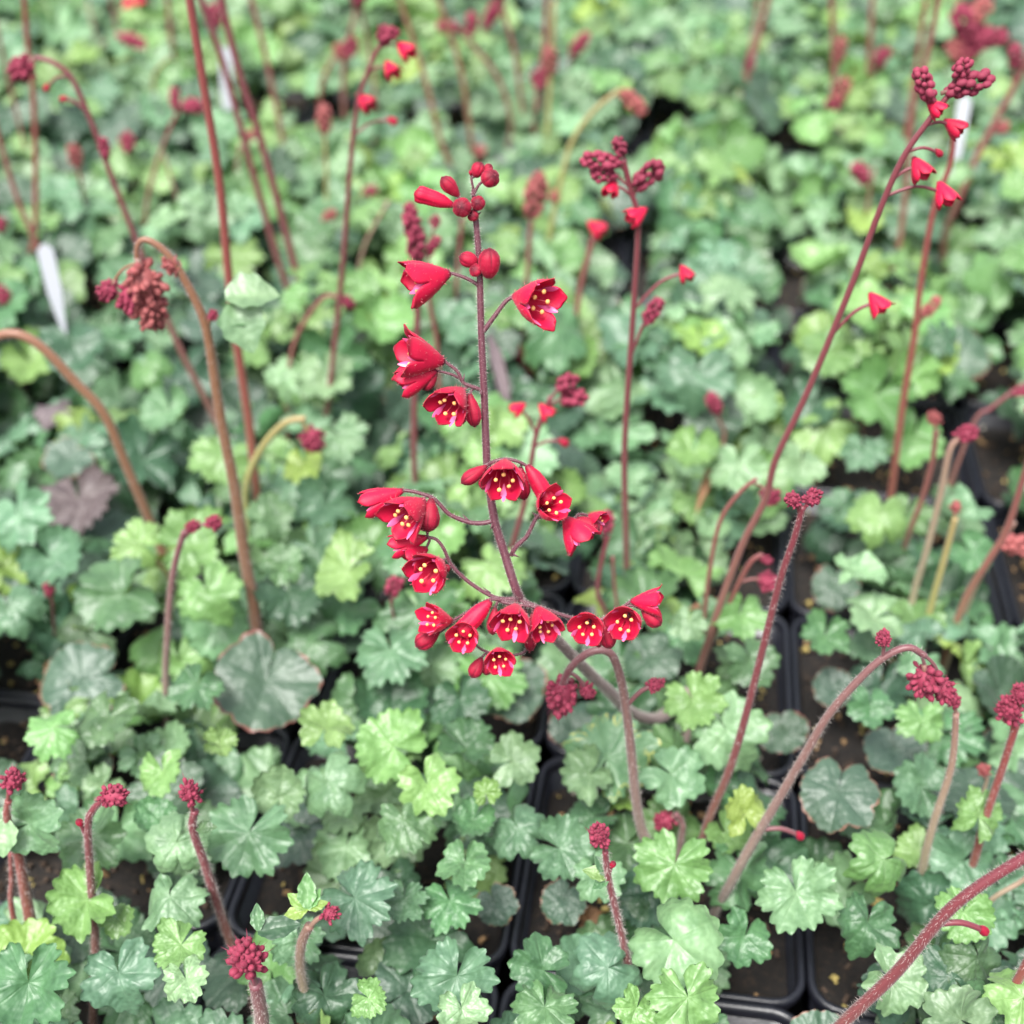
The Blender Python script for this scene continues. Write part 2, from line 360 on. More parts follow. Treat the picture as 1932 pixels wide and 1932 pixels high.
SHAPES = [leaf_mesh('leaf_blade', 10 + k, a * 1.5, b * 1.3, c, rf * .5, nl) for k, (a, b, c, rf, nl) in enumerate([
    (0.12, 0.085, 0.14, 0.11, 7), (0.17, 0.10, -0.16, 0.13, 5), (0.09, 0.075, 0.24, 0.10, 7), (0.21, 0.11, 0.05, 0.16, 5),
    (0.14, 0.09, -0.30, 0.11, 7), (0.11, 0.11, 0.38, 0.17, 5), (0.17, 0.085, 0.02, 0.14, 5), (0.12, 0.10, -0.16, 0.18, 7),
    (0.07, 0.085, 0.44, 0.14, 5), (0.20, 0.09, -0.36, 0.13, 5), (0.10, 0.09, 0.10, 0.22, 5), (0.15, 0.10, -0.06, 0.20, 7)])]
ROUND = [leaf_mesh('leaf_blade_round', 40 + k, a, b, c, rf, 7, 0.05, 0.5) for k, (a, b, c, rf) in enumerate([(0.07, 0.035, 0.06, 0.02), (0.10, 0.05, -0.08, 0.03), (0.05, 0.04, 0.10, 0.03)])]
LEAF = {}
def leaf_data(kind, shape):
    src = ROUND if kind in ('old', 'round') else SHAPES
    key = (kind, shape % len(src))
    if key not in LEAF:
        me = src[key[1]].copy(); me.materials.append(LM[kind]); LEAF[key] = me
    return LEAF[key]

def petiole_data():
    mb = MB(); P = [Vector((0.16 * math.sin(math.pi * t / 8), 0, t / 8)) for t in range(9)]
    tube(mb, P, [0.5] * 9, 6, cap=False)
    for i, v in enumerate(mb.v): pass
    return P
PET = None
def petiole_mesh():
    global PET
    if PET is None:
        mb = MB(); P = [Vector((0, 2.2 * math.sin(math.pi * t / 6), t / 6)) for t in range(7)]
        # unit length along z, radius 1 across (scaled by the object)
        vs, fs, uv = [], [], []
        for i, p in enumerate(P):
            for k in range(6): vs.append((math.cos(k * math.pi / 3), p.y + math.sin(k * math.pi / 3), p.z)); uv.append((k / 6, i / 6))
        for i in range(6):
            for k in range(6): fs.append((i * 6 + k, i * 6 + (k + 1) % 6, (i + 1) * 6 + (k + 1) % 6, (i + 1) * 6 + k))
        mb.add(vs, fs, uv); PET = mb.mesh('petiole', [SM['petiole']])
    return PET

def bract_mesh(name, mat, wide=0.32, fold=0.25):
    mb = MB(); n = 12; vs, uv, fs, ve, rm = [], [], [], [], []
    for i in range(n + 1):
        t = i / n; wd = wide * math.sin(math.pi * min(1, t * 0.96 + 0.04)) ** 0.8 * (1 - 0.3 * t) * (1 + 0.10 * math.cos(t * 20))
        for k in range(5):
            u = (k - 2) / 2
            vs.append((u * wd, t, abs(u) * wd * fold - 0.22 * t * t)); uv.append((k / 4, t)); ve.append(1 if k == 2 else 0); rm.append(abs(u))
    for i in range(n):
        for k in range(4): fs.append((i * 5 + k, i * 5 + k + 1, i * 5 + k + 6, i * 5 + k + 5))
    mb.add(vs, fs, uv); me = mb.mesh(name, [mat])
    for nm, d in (('vein', ve), ('rim', rm)):
        a = me.attributes.new(nm, 'FLOAT', 'POINT'); a.data.foreach_set('value', d)
    return me
BRACT = {k: bract_mesh('bract', LM[k]) for k in ('lime', 'mid', 'pale', 'dark', 'yellow')}
BRACT_W = {k: bract_mesh('bract_wide', LM[k], 0.5, 0.35) for k in ('pale', 'mid')}
STRIP = {k: bract_mesh('withered_strip', LM[k], 0.09, 0.9) for k in ('brown', 'dead', 'pale')}

# ------------------------------------------------------------------ flower shapes (unit: base at origin, mouth along +Z at 1, width 1)
def interp(tab, t):
    for (a, x), (b, y) in zip(tab, tab[1:]):
        if t <= b:
            q = (t - a) / (b - a); q = q * q * (3 - 2 * q) * 0.5 + q * 0.5
            return x + (y - x) * q
    return tab[-1][1]
def bell_mesh(seed, flare=1.0, fuzz=220):
    rg = random.Random(seed); tab = [(0, .075), (.07, .11), (.2, .190), (.38, .290), (.55, .375), (.72, .43), (.88, .455), (1.0, .47 * flare)]
    t0 = 0.50; rows = 9; C = 40; bm = bmesh.new(); uvm = {}
    ring = []
    for i in range(rows):
        t = t0 * i / (rows - 1); rr = interp(tab, t); row = []
        for k in range(C):
            an = 2 * math.pi * k / C; q = rr * (1 + 0.035 * math.cos(5 * (an - R(36))) * t / t0)
            v = bm.verts.new((q * math.cos(an), q * math.sin(an), t)); uvm[v] = (k / C, t); row.append(v)
        ring.append(row)
    for i in range(rows - 1):
        for k in range(C): bm.faces.new((ring[i][k], ring[i][(k + 1) % C], ring[i + 1][(k + 1) % C], ring[i + 1][k]))
    bm.faces.new(ring[0][::-1])
    per = C // 5
    for l in range(5):
        ln = rg.uniform(0.93, 1.03); fl = rg.uniform(-0.07, 0.06) + 0.12 * (flare - 1); tw = rg.uniform(-4, 4)
        prev = [ring[-1][(l * per + k) % C] for k in range(per + 1)]
        for j in range(1, 9):
            s = j / 8 * 0.985; wv = math.sqrt(max(0, 1 - s ** 3.6)) * (1.03 - 0.10 * s); row = []
            t = t0 + (1 - t0) * s * ln; rr = interp(tab, min(1, t))
            for k in range(per + 1):
                u = 2 * k / per - 1; an = R(36 + 72 * l) + u * R(36) * wv + R(tw) * s
                q = rr * (1 + 0.07 * s * (1 - u * u)) + fl * s * s + 0.035 * math.cos(5 * (an - R(36))) * rr * (1 - s)
                q += (0.012 if l % 2 else -0.012) * s
                v = bm.verts.new((q * math.cos(an), q * math.sin(an), t - 0.03 * s * u * u)); uvm[v] = ((l + (u + 1) / 2) / 5, min(1, t + 0.05 * s * abs(u) ** 4)); row.append(v)
            for k in range(per): bm.faces.new((prev[k], prev[k + 1], row[k + 1], row[k]))
            prev = row
    bm.normal_update()
    base = [v.co.copy() for v in bm.verts]; nor = [v.normal.copy() for v in bm.verts]
    ul = bm.loops.layers.uv.new('UVMap')
    for f in bm.faces:
        f.smooth = True
        for lp in f.loops: lp[ul].uv = uvm[lp.vert]
    bmesh.ops.solidify(bm, geom=bm.faces[:], thickness=0.022)
    for f in bm.faces: f.smooth = True
    for q in range(fuzz):
        i = rg.randrange(len(base)); p, n = base[i], nor[i]
        p = p + Vector((rg.uniform(-.03, .03), rg.uniform(-.03, .03), rg.uniform(-.03, .03))) * 0.6
        sd_ = n.cross(Vector((rg.uniform(-1, 1), rg.uniform(-1, 1), rg.uniform(-1, 1)))).normalized() * 0.005
        e = n * rg.uniform(.025, .065) + Vector((rg.uniform(-.02, .02), rg.uniform(-.02, .02), rg.uniform(-.02, .02)))
        f = bm.faces.new([bm.verts.new(p - sd_), bm.verts.new(p + sd_), bm.verts.new(p + e)]); f.material_index = 1
    me = bpy.data.meshes.new('bell'); bm.to_mesh(me); bm.free()
    me.materials.append(M_BELL); me.materials.append(M_HAIR_RED)
    return me
BELLS = [bell_mesh(1, 0.95), bell_mesh(2, 1.06), bell_mesh(3, 1.18), bell_mesh(4, 1.0), bell_mesh(5, 0.88)]
def bud_mesh(seed, tab, mats, C=40, nr=14, bend=0.0, fuzz=260, ridge=0.13, name='bud'):
    rg = random.Random(seed); mb = MB(); vs, uv, fs, nr_ = [], [], [], []
    for i in range(nr + 1):
        t = i / nr; rr = interp(tab, t)
        for k in range(C):
            an = 2 * math.pi * k / C; q = rr * (1 - ridge * min(1, max(0, t - 0.25) * 2.2) * abs(math.sin(2.5 * an)) ** 12)
            vs.append(Vector((q * math.cos(an) + bend * t * t, q * math.sin(an), t))); uv.append((k / C, t))
            nr_.append(Vector((math.cos(an), math.sin(an), (t - 0.5) * 1.2)).normalized())
    for i in range(nr):
        for k in range(C): fs.append((i * C + k, i * C + (k + 1) % C, (i + 1) * C + (k + 1) % C, (i + 1) * C + k))
    fs.append(tuple(range(nr * C, nr * C + C))); fs.append(tuple(range(C - 1, -1, -1)))
    mb.add(vs, fs, uv, 0)
    for q in range(fuzz):
        i = rg.randrange(len(vs)); n = nr_[i]; s = n.cross(Vector((rg.uniform(-1, 1), rg.uniform(-1, 1), rg.uniform(-1, 1)))).normalized() * 0.006
        p = vs[i]; mb.add([p - s, p + s, p + n * rg.uniform(.03, .075)], [(0, 1, 2)], None, 1)
    return mb.mesh(name, mats)
TEAR = [(0, .10), (.1, .19), (.3, .36), (.55, .49), (.75, .47), (.9, .32), (.97, .16), (1, .03)]
OVAL = [(0, .16), (.1, .30), (.3, .45), (.5, .50), (.7, .48), (.88, .34), (.96, .18), (1, .03)]
TUBE = [(0, .12), (.1, .22), (.3, .36), (.5, .42), (.7, .43), (.82, .47), (.92, .44), (.98, .26), (1, .08)]
BUDS = {'t': bud_mesh(1, TEAR, [M_BUD, M_HAIR_RED]), 'o': bud_mesh(2, OVAL, [M_BUD, M_HAIR_RED]), 'u': bud_mesh(3, TUBE, [M_BELL, M_HAIR_RED], bend=0.12)}
SMALL = {'c': bud_mesh(5, TEAR, [M_CLUS, M_HAIR_RED], 8, 6, fuzz=40, ridge=0), 'k': bud_mesh(6, TEAR, [M_CORAL, M_HAIR_RED], 8, 6, fuzz=40, ridge=0)}

def sphere(mb, c, r, nu=8, nv=6, sz=1.0, mat=0):
    vs, fs, uv = [], [], []
    for i in range(nv + 1):
        ph = math.pi * i / nv
        for k in range(nu):
            th = 2 * math.pi * k / nu; vs.append((c[0] + r * math.sin(ph) * math.cos(th), c[1] + r * math.sin(ph) * math.sin(th), c[2] + r * sz * math.cos(ph))); uv.append((k / nu, i / nv))
    for i in range(nv):
        for k in range(nu): fs.append((i * nu + k, (i + 1) * nu + k, (i + 1) * nu + (k + 1) % nu, i * nu + (k + 1) % nu))
    mb.add(vs, fs, uv, mat)
def stamen_mesh():
    mb = MB(); tube(mb, [Vector((.12, 0, .25)), Vector((.19, 0, .5)), Vector((.205, 0, .72))], [.014, .012, .010], 6, 1)
    sphere(mb, (.20, 0, .76), .050, 10, 8, 0.85, 0); return mb.mesh('stamen', [M_ANTHER, M_FILAMENT])
STAMEN = stamen_mesh()
def petal_mesh(mat):
    mb = MB(); vs, fs, uv = [], [], []
    for i in range(8):
        t = i / 7; z = .40 + .50 * t; r = .30 + .12 * t + 0.03 * t * t; wd = .020 + .046 * math.sin(math.pi * min(1, max(0, t * 1.05 - .25) / .8)) if t > .24 else .022
        if i == 7: wd = .012
        for k in range(3): u = k - 1; vs.append((r - 0.015 * u * u - (0.03 if k == 1 else 0.0), u * wd, z)); uv.append((k / 2, t))
    for i in range(7):
        for k in range(2): fs.append((i * 3 + k, i * 3 + k + 1, i * 3 + k + 4, i * 3 + k + 3))
    mb.add(vs, fs, uv); return mb.mesh('petal', [mat])
PETAL, PETAL_SHEEN = petal_mesh(M_PETAL), petal_mesh(M_PETAL_SHEEN)

def cluster_mesh(seed, mat, n=20, el=1.3):
    """far bud head: one mesh of small buds, unit radius, stalk side at -Z"""
    rg = random.Random(seed); mb = MB()
    tube(mb, [Vector((0, 0, -1.1 * el)), Vector((0, 0, 0.2))], [.16, .1], 6, 1)
    for i in range(n):
        z = 1 - 2 * (i + .5) / n; th = i * 2.4 + rg.uniform(-.3, .3); q = math.sqrt(1 - z * z) * rg.uniform(.6, 1.0)
        c = Vector((q * math.cos(th) * .75, q * math.sin(th) * .75, z * el * .8)); r = rg.uniform(.20, .34)
        sphere(mb, c, r, 7, 5, rg.uniform(1.0, 1.4), 0)
    return mb.mesh('bud_cluster', [mat, SM['red']])
CLUS = {('c', k): cluster_mesh(60 + k, M_CLUS, 16 + 5 * k, 1.0 + .35 * k) for k in range(3)}
CLUS.update({('k', k): cluster_mesh(70 + k, M_CORAL, 16 + 5 * k, 1.0 + .35 * k) for k in range(3)})

# ------------------------------------------------------------------ setting
def bench():
    bm = bmesh.new(); bmesh.ops.create_grid(bm, x_segments=40, y_segments=40, size=30)
    me = bpy.data.meshes.new('ground'); bm.to_mesh(me); bm.free(); me.materials.append(M_BENCH)
    o = obj('ground', me); o.location = (0, 0, -0.0865); o['kind'] = 'structure'
bench()

# ------------------------------------------------------------------ pots
def rsq(h, r, n=5):
    pts = []
    for cx, cy, a0 in ((1, 1, 0), (-1, 1, 90), (-1, -1, 180), (1, -1, 270)):
        for k in range(n + 1):
            a = R(a0 + 90 * k / n); pts.append((cx * (h - r) + r * math.cos(a), cy * (h - r) + r * math.sin(a)))
    return pts
def loft(mb, sects):
    n = len(sects[0][0]); vs, fs = [], []
    for pts, z in sects: vs += [(x, y, z) for x, y in pts]
    for i in range(len(sects) - 1):
        for k in range(n): fs.append((i * n + k, i * n + (k + 1) % n, (i + 1) * n + (k + 1) % n, (i + 1) * n + k))
    mb.add(vs, fs)
HW = POT / 2 - 0.00015
rim = MB(); loft(rim, [(rsq(HW - .0003, .010), -.0040), (rsq(HW, .010), -.0012), (rsq(HW - .0004, .0098), -.0003), (rsq(HW - .0012, .009), 0), (rsq(HW - .0022, .0082), -.0004), (rsq(HW - .0028, .0076), -.0014), (rsq(HW - .0029, .0075), -.0040)])
RIM = rim.mesh('rim', [M_POT])
wl = MB(); loft(wl, [(rsq(.033, .008), -.0860), (rsq(HW - .0016, .0090), -.0041), (rsq(HW - .0030, .0076), -.0041), (rsq(.032, .0072), -.0850)])
WALL = wl.mesh('wall', [M_POT])
def soil_mesh(seed):
    n = 22; h = HW - .0042; vs, fs = [], []
    for j in range(n + 1):
        for i in range(n + 1):
            x, y = (2 * i / n - 1) * h, (2 * j / n - 1) * h
            z = noise.fractal(Vector((x * 60 + seed * 9, y * 60, 0)), 1.0, 2.0, 4) * .0032 + random.uniform(-.0006, .0006) - 0.002 * (max(abs(x), abs(y)) / h) ** 4
            vs.append((x, y, z - .0095))
    for j in range(n):
        for i in range(n): fs.append((j * (n + 1) + i, j * (n + 1) + i + 1, (j + 1) * (n + 1) + i + 1, (j + 1) * (n + 1) + i))
    mb = MB(); mb.add(vs, fs); return mb.mesh('soil', [M_SOIL])
SOILS = [soil_mesh(k) for k in range(3)]
def crumb_mesh(seed):
    rg = random.Random(seed); mb = MB(); h = HW - .006
    for q in range(190):
        k = rg.choices((0, 1, 2, 3), (3, 2, 12, .6))[0]; r = rg.uniform(.0004, .0010) * (1.5 if rg.random() < .12 else 1)
        c = Vector((rg.uniform(-h, h), rg.uniform(-h, h), -.0088 + rg.uniform(-.0006, .0010)))
        Mx = Matrix.Rotation(rg.uniform(0, 6.28), 3, Vector((rg.uniform(-1, 1), rg.uniform(-1, 1), rg.uniform(-1, 1))).normalized())
        sc = (rg.uniform(.6, 2.0), rg.uniform(.6, 1.2), rg.uniform(.4, .9))
        P8 = [c + Mx @ Vector((sx * sc[0] * r * rg.uniform(.6, 1.1), sy * sc[1] * r * rg.uniform(.6, 1.1), sz * sc[2] * r * rg.uniform(.6, 1.1))) for sx in (-1, 1) for sy in (-1, 1) for sz in (-1, 1)]
        mb.add(P8, [(0, 1, 3, 2), (4, 6, 7, 5), (0, 4, 5, 1), (2, 3, 7, 6), (0, 2, 6, 4), (1, 5, 7, 3)], None, k)
    return mb.mesh('soil_crumbs', M_CRUMB, smooth=False)
CRUMBS = [crumb_mesh(80 + k) for k in range(3)]

CELLS = {}
def in_view(p, m=170):
    q = p - CAM
    if q.dot(Vector((0, CP, -SP))) < 0.1: return False
    x, y = to_px(p); return -m < x < 1932 + m and -m < y < 1932 + m
for j in range(-2, 18):
    for i in range(-18, 16):
        c = grid(i + .5, j + .5)
        if in_view(c, 560 if c.y < .5 else 300 if c.y < .8 else 170): CELLS[(i, j)] = c
ROT = -YAW
n_p = 0; POTS = {}
for (i, j), c in CELLS.items():
    p = bpy.data.objects.new('nursery_pot', None); COL.objects.link(p); p.empty_display_size = .03
    p.location = (c.x, c.y, -.086); p.rotation_euler = (0, 0, ROT)
    p['category'] = 'plant pot'; POTS[(i, j)] = p
    up = Matrix.Translation((0, 0, .086)); k = random.randrange(4); rr = Matrix.Rotation(k * math.pi / 2, 4, 'Z')
    obj('rim', RIM, p, up); obj('wall', WALL, p, up)
    s = obj('soil', SOILS[n_p % 3], p, up @ rr)
    cr = obj('soil_crumbs', CRUMBS[random.randrange(3)], s, Matrix.Rotation(random.randrange(4) * math.pi / 2, 4, 'Z')); cr['kind'] = 'stuff'
    n_p += 1

# ------------------------------------------------------------------ plants
PLANT = {}
def plant(cell):
    if cell not in PLANT:
        c = CELLS.get(cell) or grid(cell[0] + .5, cell[1] + .5)
        o = bpy.data.objects.new('coral_bells_plant', None); COL.objects.link(o); o.empty_display_size = .02
        o.location = (c.x, c.y, -.011); PLANT[cell] = o; o['category'] = 'plant'; INFO[cell] = dict(stems=0, hand=0)
    return PLANT[cell]
INFO = {}
def nearest(p):
    c = cell_of(p)
    if c in CELLS: return c
    return min(CELLS, key=lambda k: (CELLS[k] - Vector((p.x, p.y, 0))).length)

def add_leaf(cell, p, n, tip, r, kind, shape, stalk=True, squash=1.0):
    pl = plant(cell); n = n.normalized(); y = (tip - n * tip.dot(n)).normalized(); x = y.cross(n)
    o = obj('leaf', leaf_data(kind, shape), pl, basis(p - pl.location, x * r * random.uniform(.92, 1.08) * squash, y * r, n * r))
    if stalk:
        a = Vector((p.x - pl.location.x, p.y - pl.location.y, 0)) * .12 + Vector((0, 0, .001)); b = p - pl.location - n * .0006
        d = b - a; L = d.length; zz = d.normalized(); xx = zz.cross(Vector((0, 0, 1)))
        xx = xx.normalized() if xx.length > .05 else Vector((1, 0, 0)); yy = zz.cross(xx); rad = .00085
        if yy.z < 0: yy = -yy; xx = -xx
        m = basis(a, xx * rad, yy * rad, d)
        st = obj('petiole', petiole_mesh(), pl, m)
        st.parent = o; st.matrix_local = o.matrix_local.inverted() @ m
    return o

# leaves one can pick out in the photograph: x, y, width, tone, tip direction (deg, 0 = to the right, 90 = away), height, tilt to the viewer
HAND = [
 (51,1864,190,'mid',270,.034,30),(225,1843,150,'blue',290,.034,25),(337,1787,112,'lime',230,.040,10),(351,1850,100,'pale',300,.044,30),(320,1699,140,'pale',270,.038,18),
 (155,1699,140,'lime',200,.036,30),(225,1738,80,'lime',320,.030,20),(467,1580,172,'blue',250,.036,34),(527,1499,104,'pale',80,.032,24),(619,1481,150,'pale',300,.036,30),
 (200,1358,132,'mid',250,.034,28),(369,1298,118,'mid',250,.030,30),(499,1292,200,'old',260,.024,30),(146,1285,165,'old',200,.016,24),(155,1453,124,'old',160,.014,24),
 (302,1460,108,'lime',280,.036,30),(95,1376,116,'lime',200,.036,18),(418,1404,74,'lime',10,.040,16),(615,1368,118,'lime',80,.040,22),(169,1587,150,'mid',270,.028,26),
 (299,1545,86,'mid',140,.034,16),(327,1597,132,'pale',240,.046,40),(60,1552,146,'pale',20,.052,44),(677,1699,166,'blue',330,.040,32),(562,1780,112,'blue',270,.030,24),
 (615,1885,150,'dark',300,.022,24),(736,1404,146,'lime',150,.040,34),(810,1485,134,'lime',300,.044,30),(764,1555,132,'mid',290,.038,26),(884,1404,112,'mid',60,.030,26),
 (972,1432,120,'pale',20,.036,34),(916,1492,60,'yellow',90,.046,36),(891,1551,94,'mid',240,.034,22),(979,1565,136,'blue',300,.034,28),(877,1632,114,'mid',270,.040,24),
 (852,1706,124,'mid',300,.030,30),(761,1703,94,'blue',260,.032,24),(937,1709,84,'old',300,.012,26),(1063,1604,134,'blue',340,.036,26),(1133,1657,116,'pale',300,.034,26),
 (1151,1420,196,'mined',60,.034,34),(1105,1462,104,'pale',200,.030,30),(1274,1464,140,'pale',330,.034,28),(1271,1639,154,'lime',250,.038,34),(1278,1780,176,'pale',320,.038,34),
 (1140,1829,158,'blue',200,.036,34),(1018,1829,134,'mid',170,.036,34),(1028,1907,140,'mid',270,.034,24),(859,1850,166,'blue',250,.036,32),(873,1909,112,'pale',290,.042,30),
 (698,1885,80,'lime',330,.040,30),(800,1773,184,'dark',210,.014,28),(1060,1703,92,'old',240,.010,26),(1112,1741,66,'brown',10,.002,20),(1200,1907,96,'lime',250,.040,24),
 (1299,1890,150,'lime',280,.044,34),(740,1327,160,'dark',90,.016,26),(968,1300,140,'old',280,.014,30),(870,1325,118,'dark',290,.022,32),(740,1234,156,'blue',290,.034,36),
 (1081,1376,96,'old',260,.016,30),(1376,1386,170,'pale',300,.036,34),(1478,1383,94,'old',270,.010,24),(1407,1530,106,'yellow',100,.040,32),(1580,1499,160,'old',250,.030,14),
 (1569,1298,84,'old',150,.012,26),(1643,1334,96,'mid',270,.032,30),(1741,1362,96,'lime',260,.036,28),(1689,1418,116,'old',270,.012,26),(1664,1625,150,'lime',200,.038,34),
 (1734,1481,118,'blue',150,.026,30),(1850,1534,116,'lime',60,.036,34),(1506,1692,156,'pale',290,.036,32),(1636,1745,136,'mid',250,.032,30),(1815,1727,116,'lime',250,.040,36),
 (1692,1850,140,'pale',330,.038,36),(1843,1815,126,'mid',270,.032,30),(1868,1903,126,'blue',280,.036,30),(1404,1773,120,'mid',250,.026,28),
 (35,975,140,'blue',300,.036,34),(102,1056,124,'blue',330,.030,30),(18,1151,126,'blue',300,.034,34),(218,1123,176,'mid',200,.034,34),(257,1025,108,'lime',160,.038,32),(358,1028,126,'lime',20,.038,34),
 (394,1120,136,'lime',300,.036,32),(548,1126,140,'dark',290,.028,30),(534,1063,94,'mid',40,.036,30),(598,1039,116,'blue',320,.034,32),(615,958,116,'blue',270,.030,30),(510,975,108,'mid',20,.032,30),
 (415,866,116,'lime',250,.036,32),(316,782,118,'pale',260,.038,32),(274,694,104,'lime',300,.038,32),(573,880,90,'yellow',270,.034,34),(647,824,116,'pale',330,.038,32),(612,712,116,'pale',280,.038,32),
 (545,712,100,'pale',240,.036,30),(148,948,150,'dead',285,.018,34),(127,868,96,'old',250,.022,24),(98,771,84,'dead',200,.026,10),(264,872,150,'dark',250,.012,26),
 (1513,880,100,'pale',270,.036,40),(1393,880,116,'pale',260,.038,34),(1305,859,116,'lime',250,.038,32),(1660,975,136,'lime',250,.036,34),(1590,958,90,'blue',240,.030,36),(1632,852,98,'blue',280,.034,34),
 (1773,676,84,'yellow',340,.040,32),(1815,664,120,'old',60,.024,34),(1625,1084,112,'pale',0,.042,-4),(1650,1162,130,'pale',200,.032,20),(1576,1109,100,'old',260,.012,26),(1555,1204,96,'mid',250,.028,28),
 (140,655,130,'dark',300,.050,30),(205,640,104,'mid',20,.046,30),(1800,338,70,'pale',280,.060,30),(1785,352,60,'lime',200,.058,30),(436,232,70,'blue',280,.060,30),(420,225,60,'pale',200,.058,30),(1310,1325,124,'lime',300,.042,30),(1833,951,88,'pale',40,.034,28),(1833,1046,96,'mid',300,.030,30),(1400,1162,108,'lime',270,.036,32),(1298,1176,80,'pale',250,.038,32),(700,580,76,'yellow',240,.040,34),(1420,1250,120,'mid',300,.030,30),
]
for q, (x, y, wd, kind, az, z, tilt) in enumerate(HAND):
    z += .009 if kind in ('old', 'dead') else .0 if kind == 'brown' else .015
    p = at_z(x, y, z); r = wd / 2 * mpp(p) * 1.06
    a, t = R(az), R(tilt + random.uniform(-8, 8)); t2 = R(random.uniform(-14, 14))
    n = Vector((math.sin(t2), -math.sin(t), math.cos(t))); tip = Vector((math.cos(a), math.sin(a), 0)) + Vector((0, 0, .7 * math.sin(a) * math.sin(t)))
    tip = tip - n.normalized() * tip.dot(n.normalized())
    cell = nearest(p - Vector((math.cos(a), math.sin(a), 0)) * .012)
    add_leaf(cell, p - tip.normalized() * r * .10, n, tip, r, kind, q)
    INFO[cell]['hand'] += 1; INFO[cell].setdefault('kinds', []).append(kind)

# places in the photograph where soil or pot shows between the leaves: x, y, radius
GAPS = [(1190,440,30),(1192,520,30),(1200,580,24),(1488,620,28),(1486,520,28),(1490,700,22),(1550,908,30),(1650,906,28),(1760,912,28),(1820,800,34),(1850,820,36),(1880,1080,40),(1890,860,40),(1500,1060,40),(1505,1200,40),(1420,1150,26),(1560,1155,30),(470,195,30),(620,205,34),(780,212,24),(870,200,28),(1250,215,30),(1380,230,24),(1030,1480,34),(1010,1600,28),(970,1730,30),(1520,1560,24),(1516,1790,34),(1040,1420,50),(1035,1500,26),(960,1375,52),(915,1745,60),(950,1830,40),(985,1660,40),(1035,1760,44),(1085,1765,40),(100,1010,70),(20,1300,60),(60,1225,40),(545,1400,34),(470,1665,34),
        (1495,1148,70),(1510,1260,46),(1515,1380,46),(1515,1440,34),(1480,1010,40),(1450,1235,30),(1560,1330,44),(1600,1440,50),(1510,1860,66),(1590,1840,44),(1560,1905,44),(1455,1845,44),(1872,920,50),(1860,730,70),(1900,1010,50),(1600,905,34),(1700,905,34),(1895,640,60),
        (1195,480,40),(1210,250,40),(1480,260,46),(1490,560,34),(1490,480,30),(560,200,50),(680,210,34),(520,60,40),(170,560,50),(20,730,40),(1060,1120,34),(1090,1150,30),(880,220,40),(1820,420,36),(30,1420,40),(60,1630,30),(1380,1700,26),(1420,1850,30),(1330,1130,24)]
TONES = ['mid', 'lime', 'blue', 'pale']
WEIGHTS = {'mid': dict(mid=6, lime=2, pale=1.6, dark=3.2, round=1.2, yellow=.3), 'lime': dict(lime=6, mid=3, pale=3, yellow=.5, dark=1.2, round=.7),
           'blue': dict(blue=6, pale=2.4, mid=3, dark=3.2, round=1.3, lime=.6), 'pale': dict(pale=6, blue=3, lime=2.5, yellow=.5, dark=1, round=.7)}
def auto_plant(cell, c):
    plant(cell); info = INFO[cell]
    far = c.y > .62
    tone = random.choices(TONES, (3, 2, 3, 2) if not far else (2, 2.4, 3.2, 3.4))[0]; info['tone'] = tone
    nh = info['hand']; n = max(30, 42 - nh) if not far else 34
    cap = .027 if nh > 2 else .056
    W = WEIGHTS[tone]; a0 = random.uniform(0, 6.28); vig = random.uniform(.86, 1.12)
    for k in range(n):
        f = k / (n - 1)                         # 0 low outer old leaves .. 1 young centre ones
        a = a0 + k * 2.39996 + random.uniform(-.35, .35)
        rad = (.050 * (1 - f) ** .6 + .005) * random.uniform(.7, 1.12) * vig
        z = (.005 + cap * (f ** .75)) * random.uniform(.7, 1.12) * vig
        r = random.uniform(.0130, .0205) * (1.1 if far else 1.0) * (1.0 if f < .75 else random.uniform(.5, .85)) * vig
        p = Vector((c.x + rad * math.cos(a), c.y + rad * math.sin(a), z))
        tilt = R(random.uniform(4, 52)) * (1 - .3 * f)
        outw = Vector((math.cos(a), math.sin(a), 0))
        nn = Vector((0, 0, 1)) * math.cos(tilt) + outw * math.sin(tilt) + Vector((0, -.30, 0)) + Vector((random.uniform(-.26, .26), random.uniform(-.26, .26), 0))
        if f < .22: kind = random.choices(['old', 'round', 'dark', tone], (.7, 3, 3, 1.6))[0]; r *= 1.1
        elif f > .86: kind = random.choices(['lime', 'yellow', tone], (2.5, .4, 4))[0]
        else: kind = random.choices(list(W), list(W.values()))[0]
        px, py = to_px(p + outw * r * .3)
        if any((px - gx) ** 2 + (py - gy) ** 2 < (gr * .88) ** 2 for gx, gy, gr in GAPS): continue
        rp = r / mpp(p)
        if rp > 80: r *= 80 / rp; rp = 80
        if any((px - gx) ** 2 + (py - gy) ** 2 < (gr * .46 + rp * .58) ** 2 for gx, gy, gr in GAPS): continue
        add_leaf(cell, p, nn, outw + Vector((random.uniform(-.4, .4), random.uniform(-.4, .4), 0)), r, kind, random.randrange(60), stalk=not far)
for cell, c in CELLS.items(): auto_plant(cell, c)

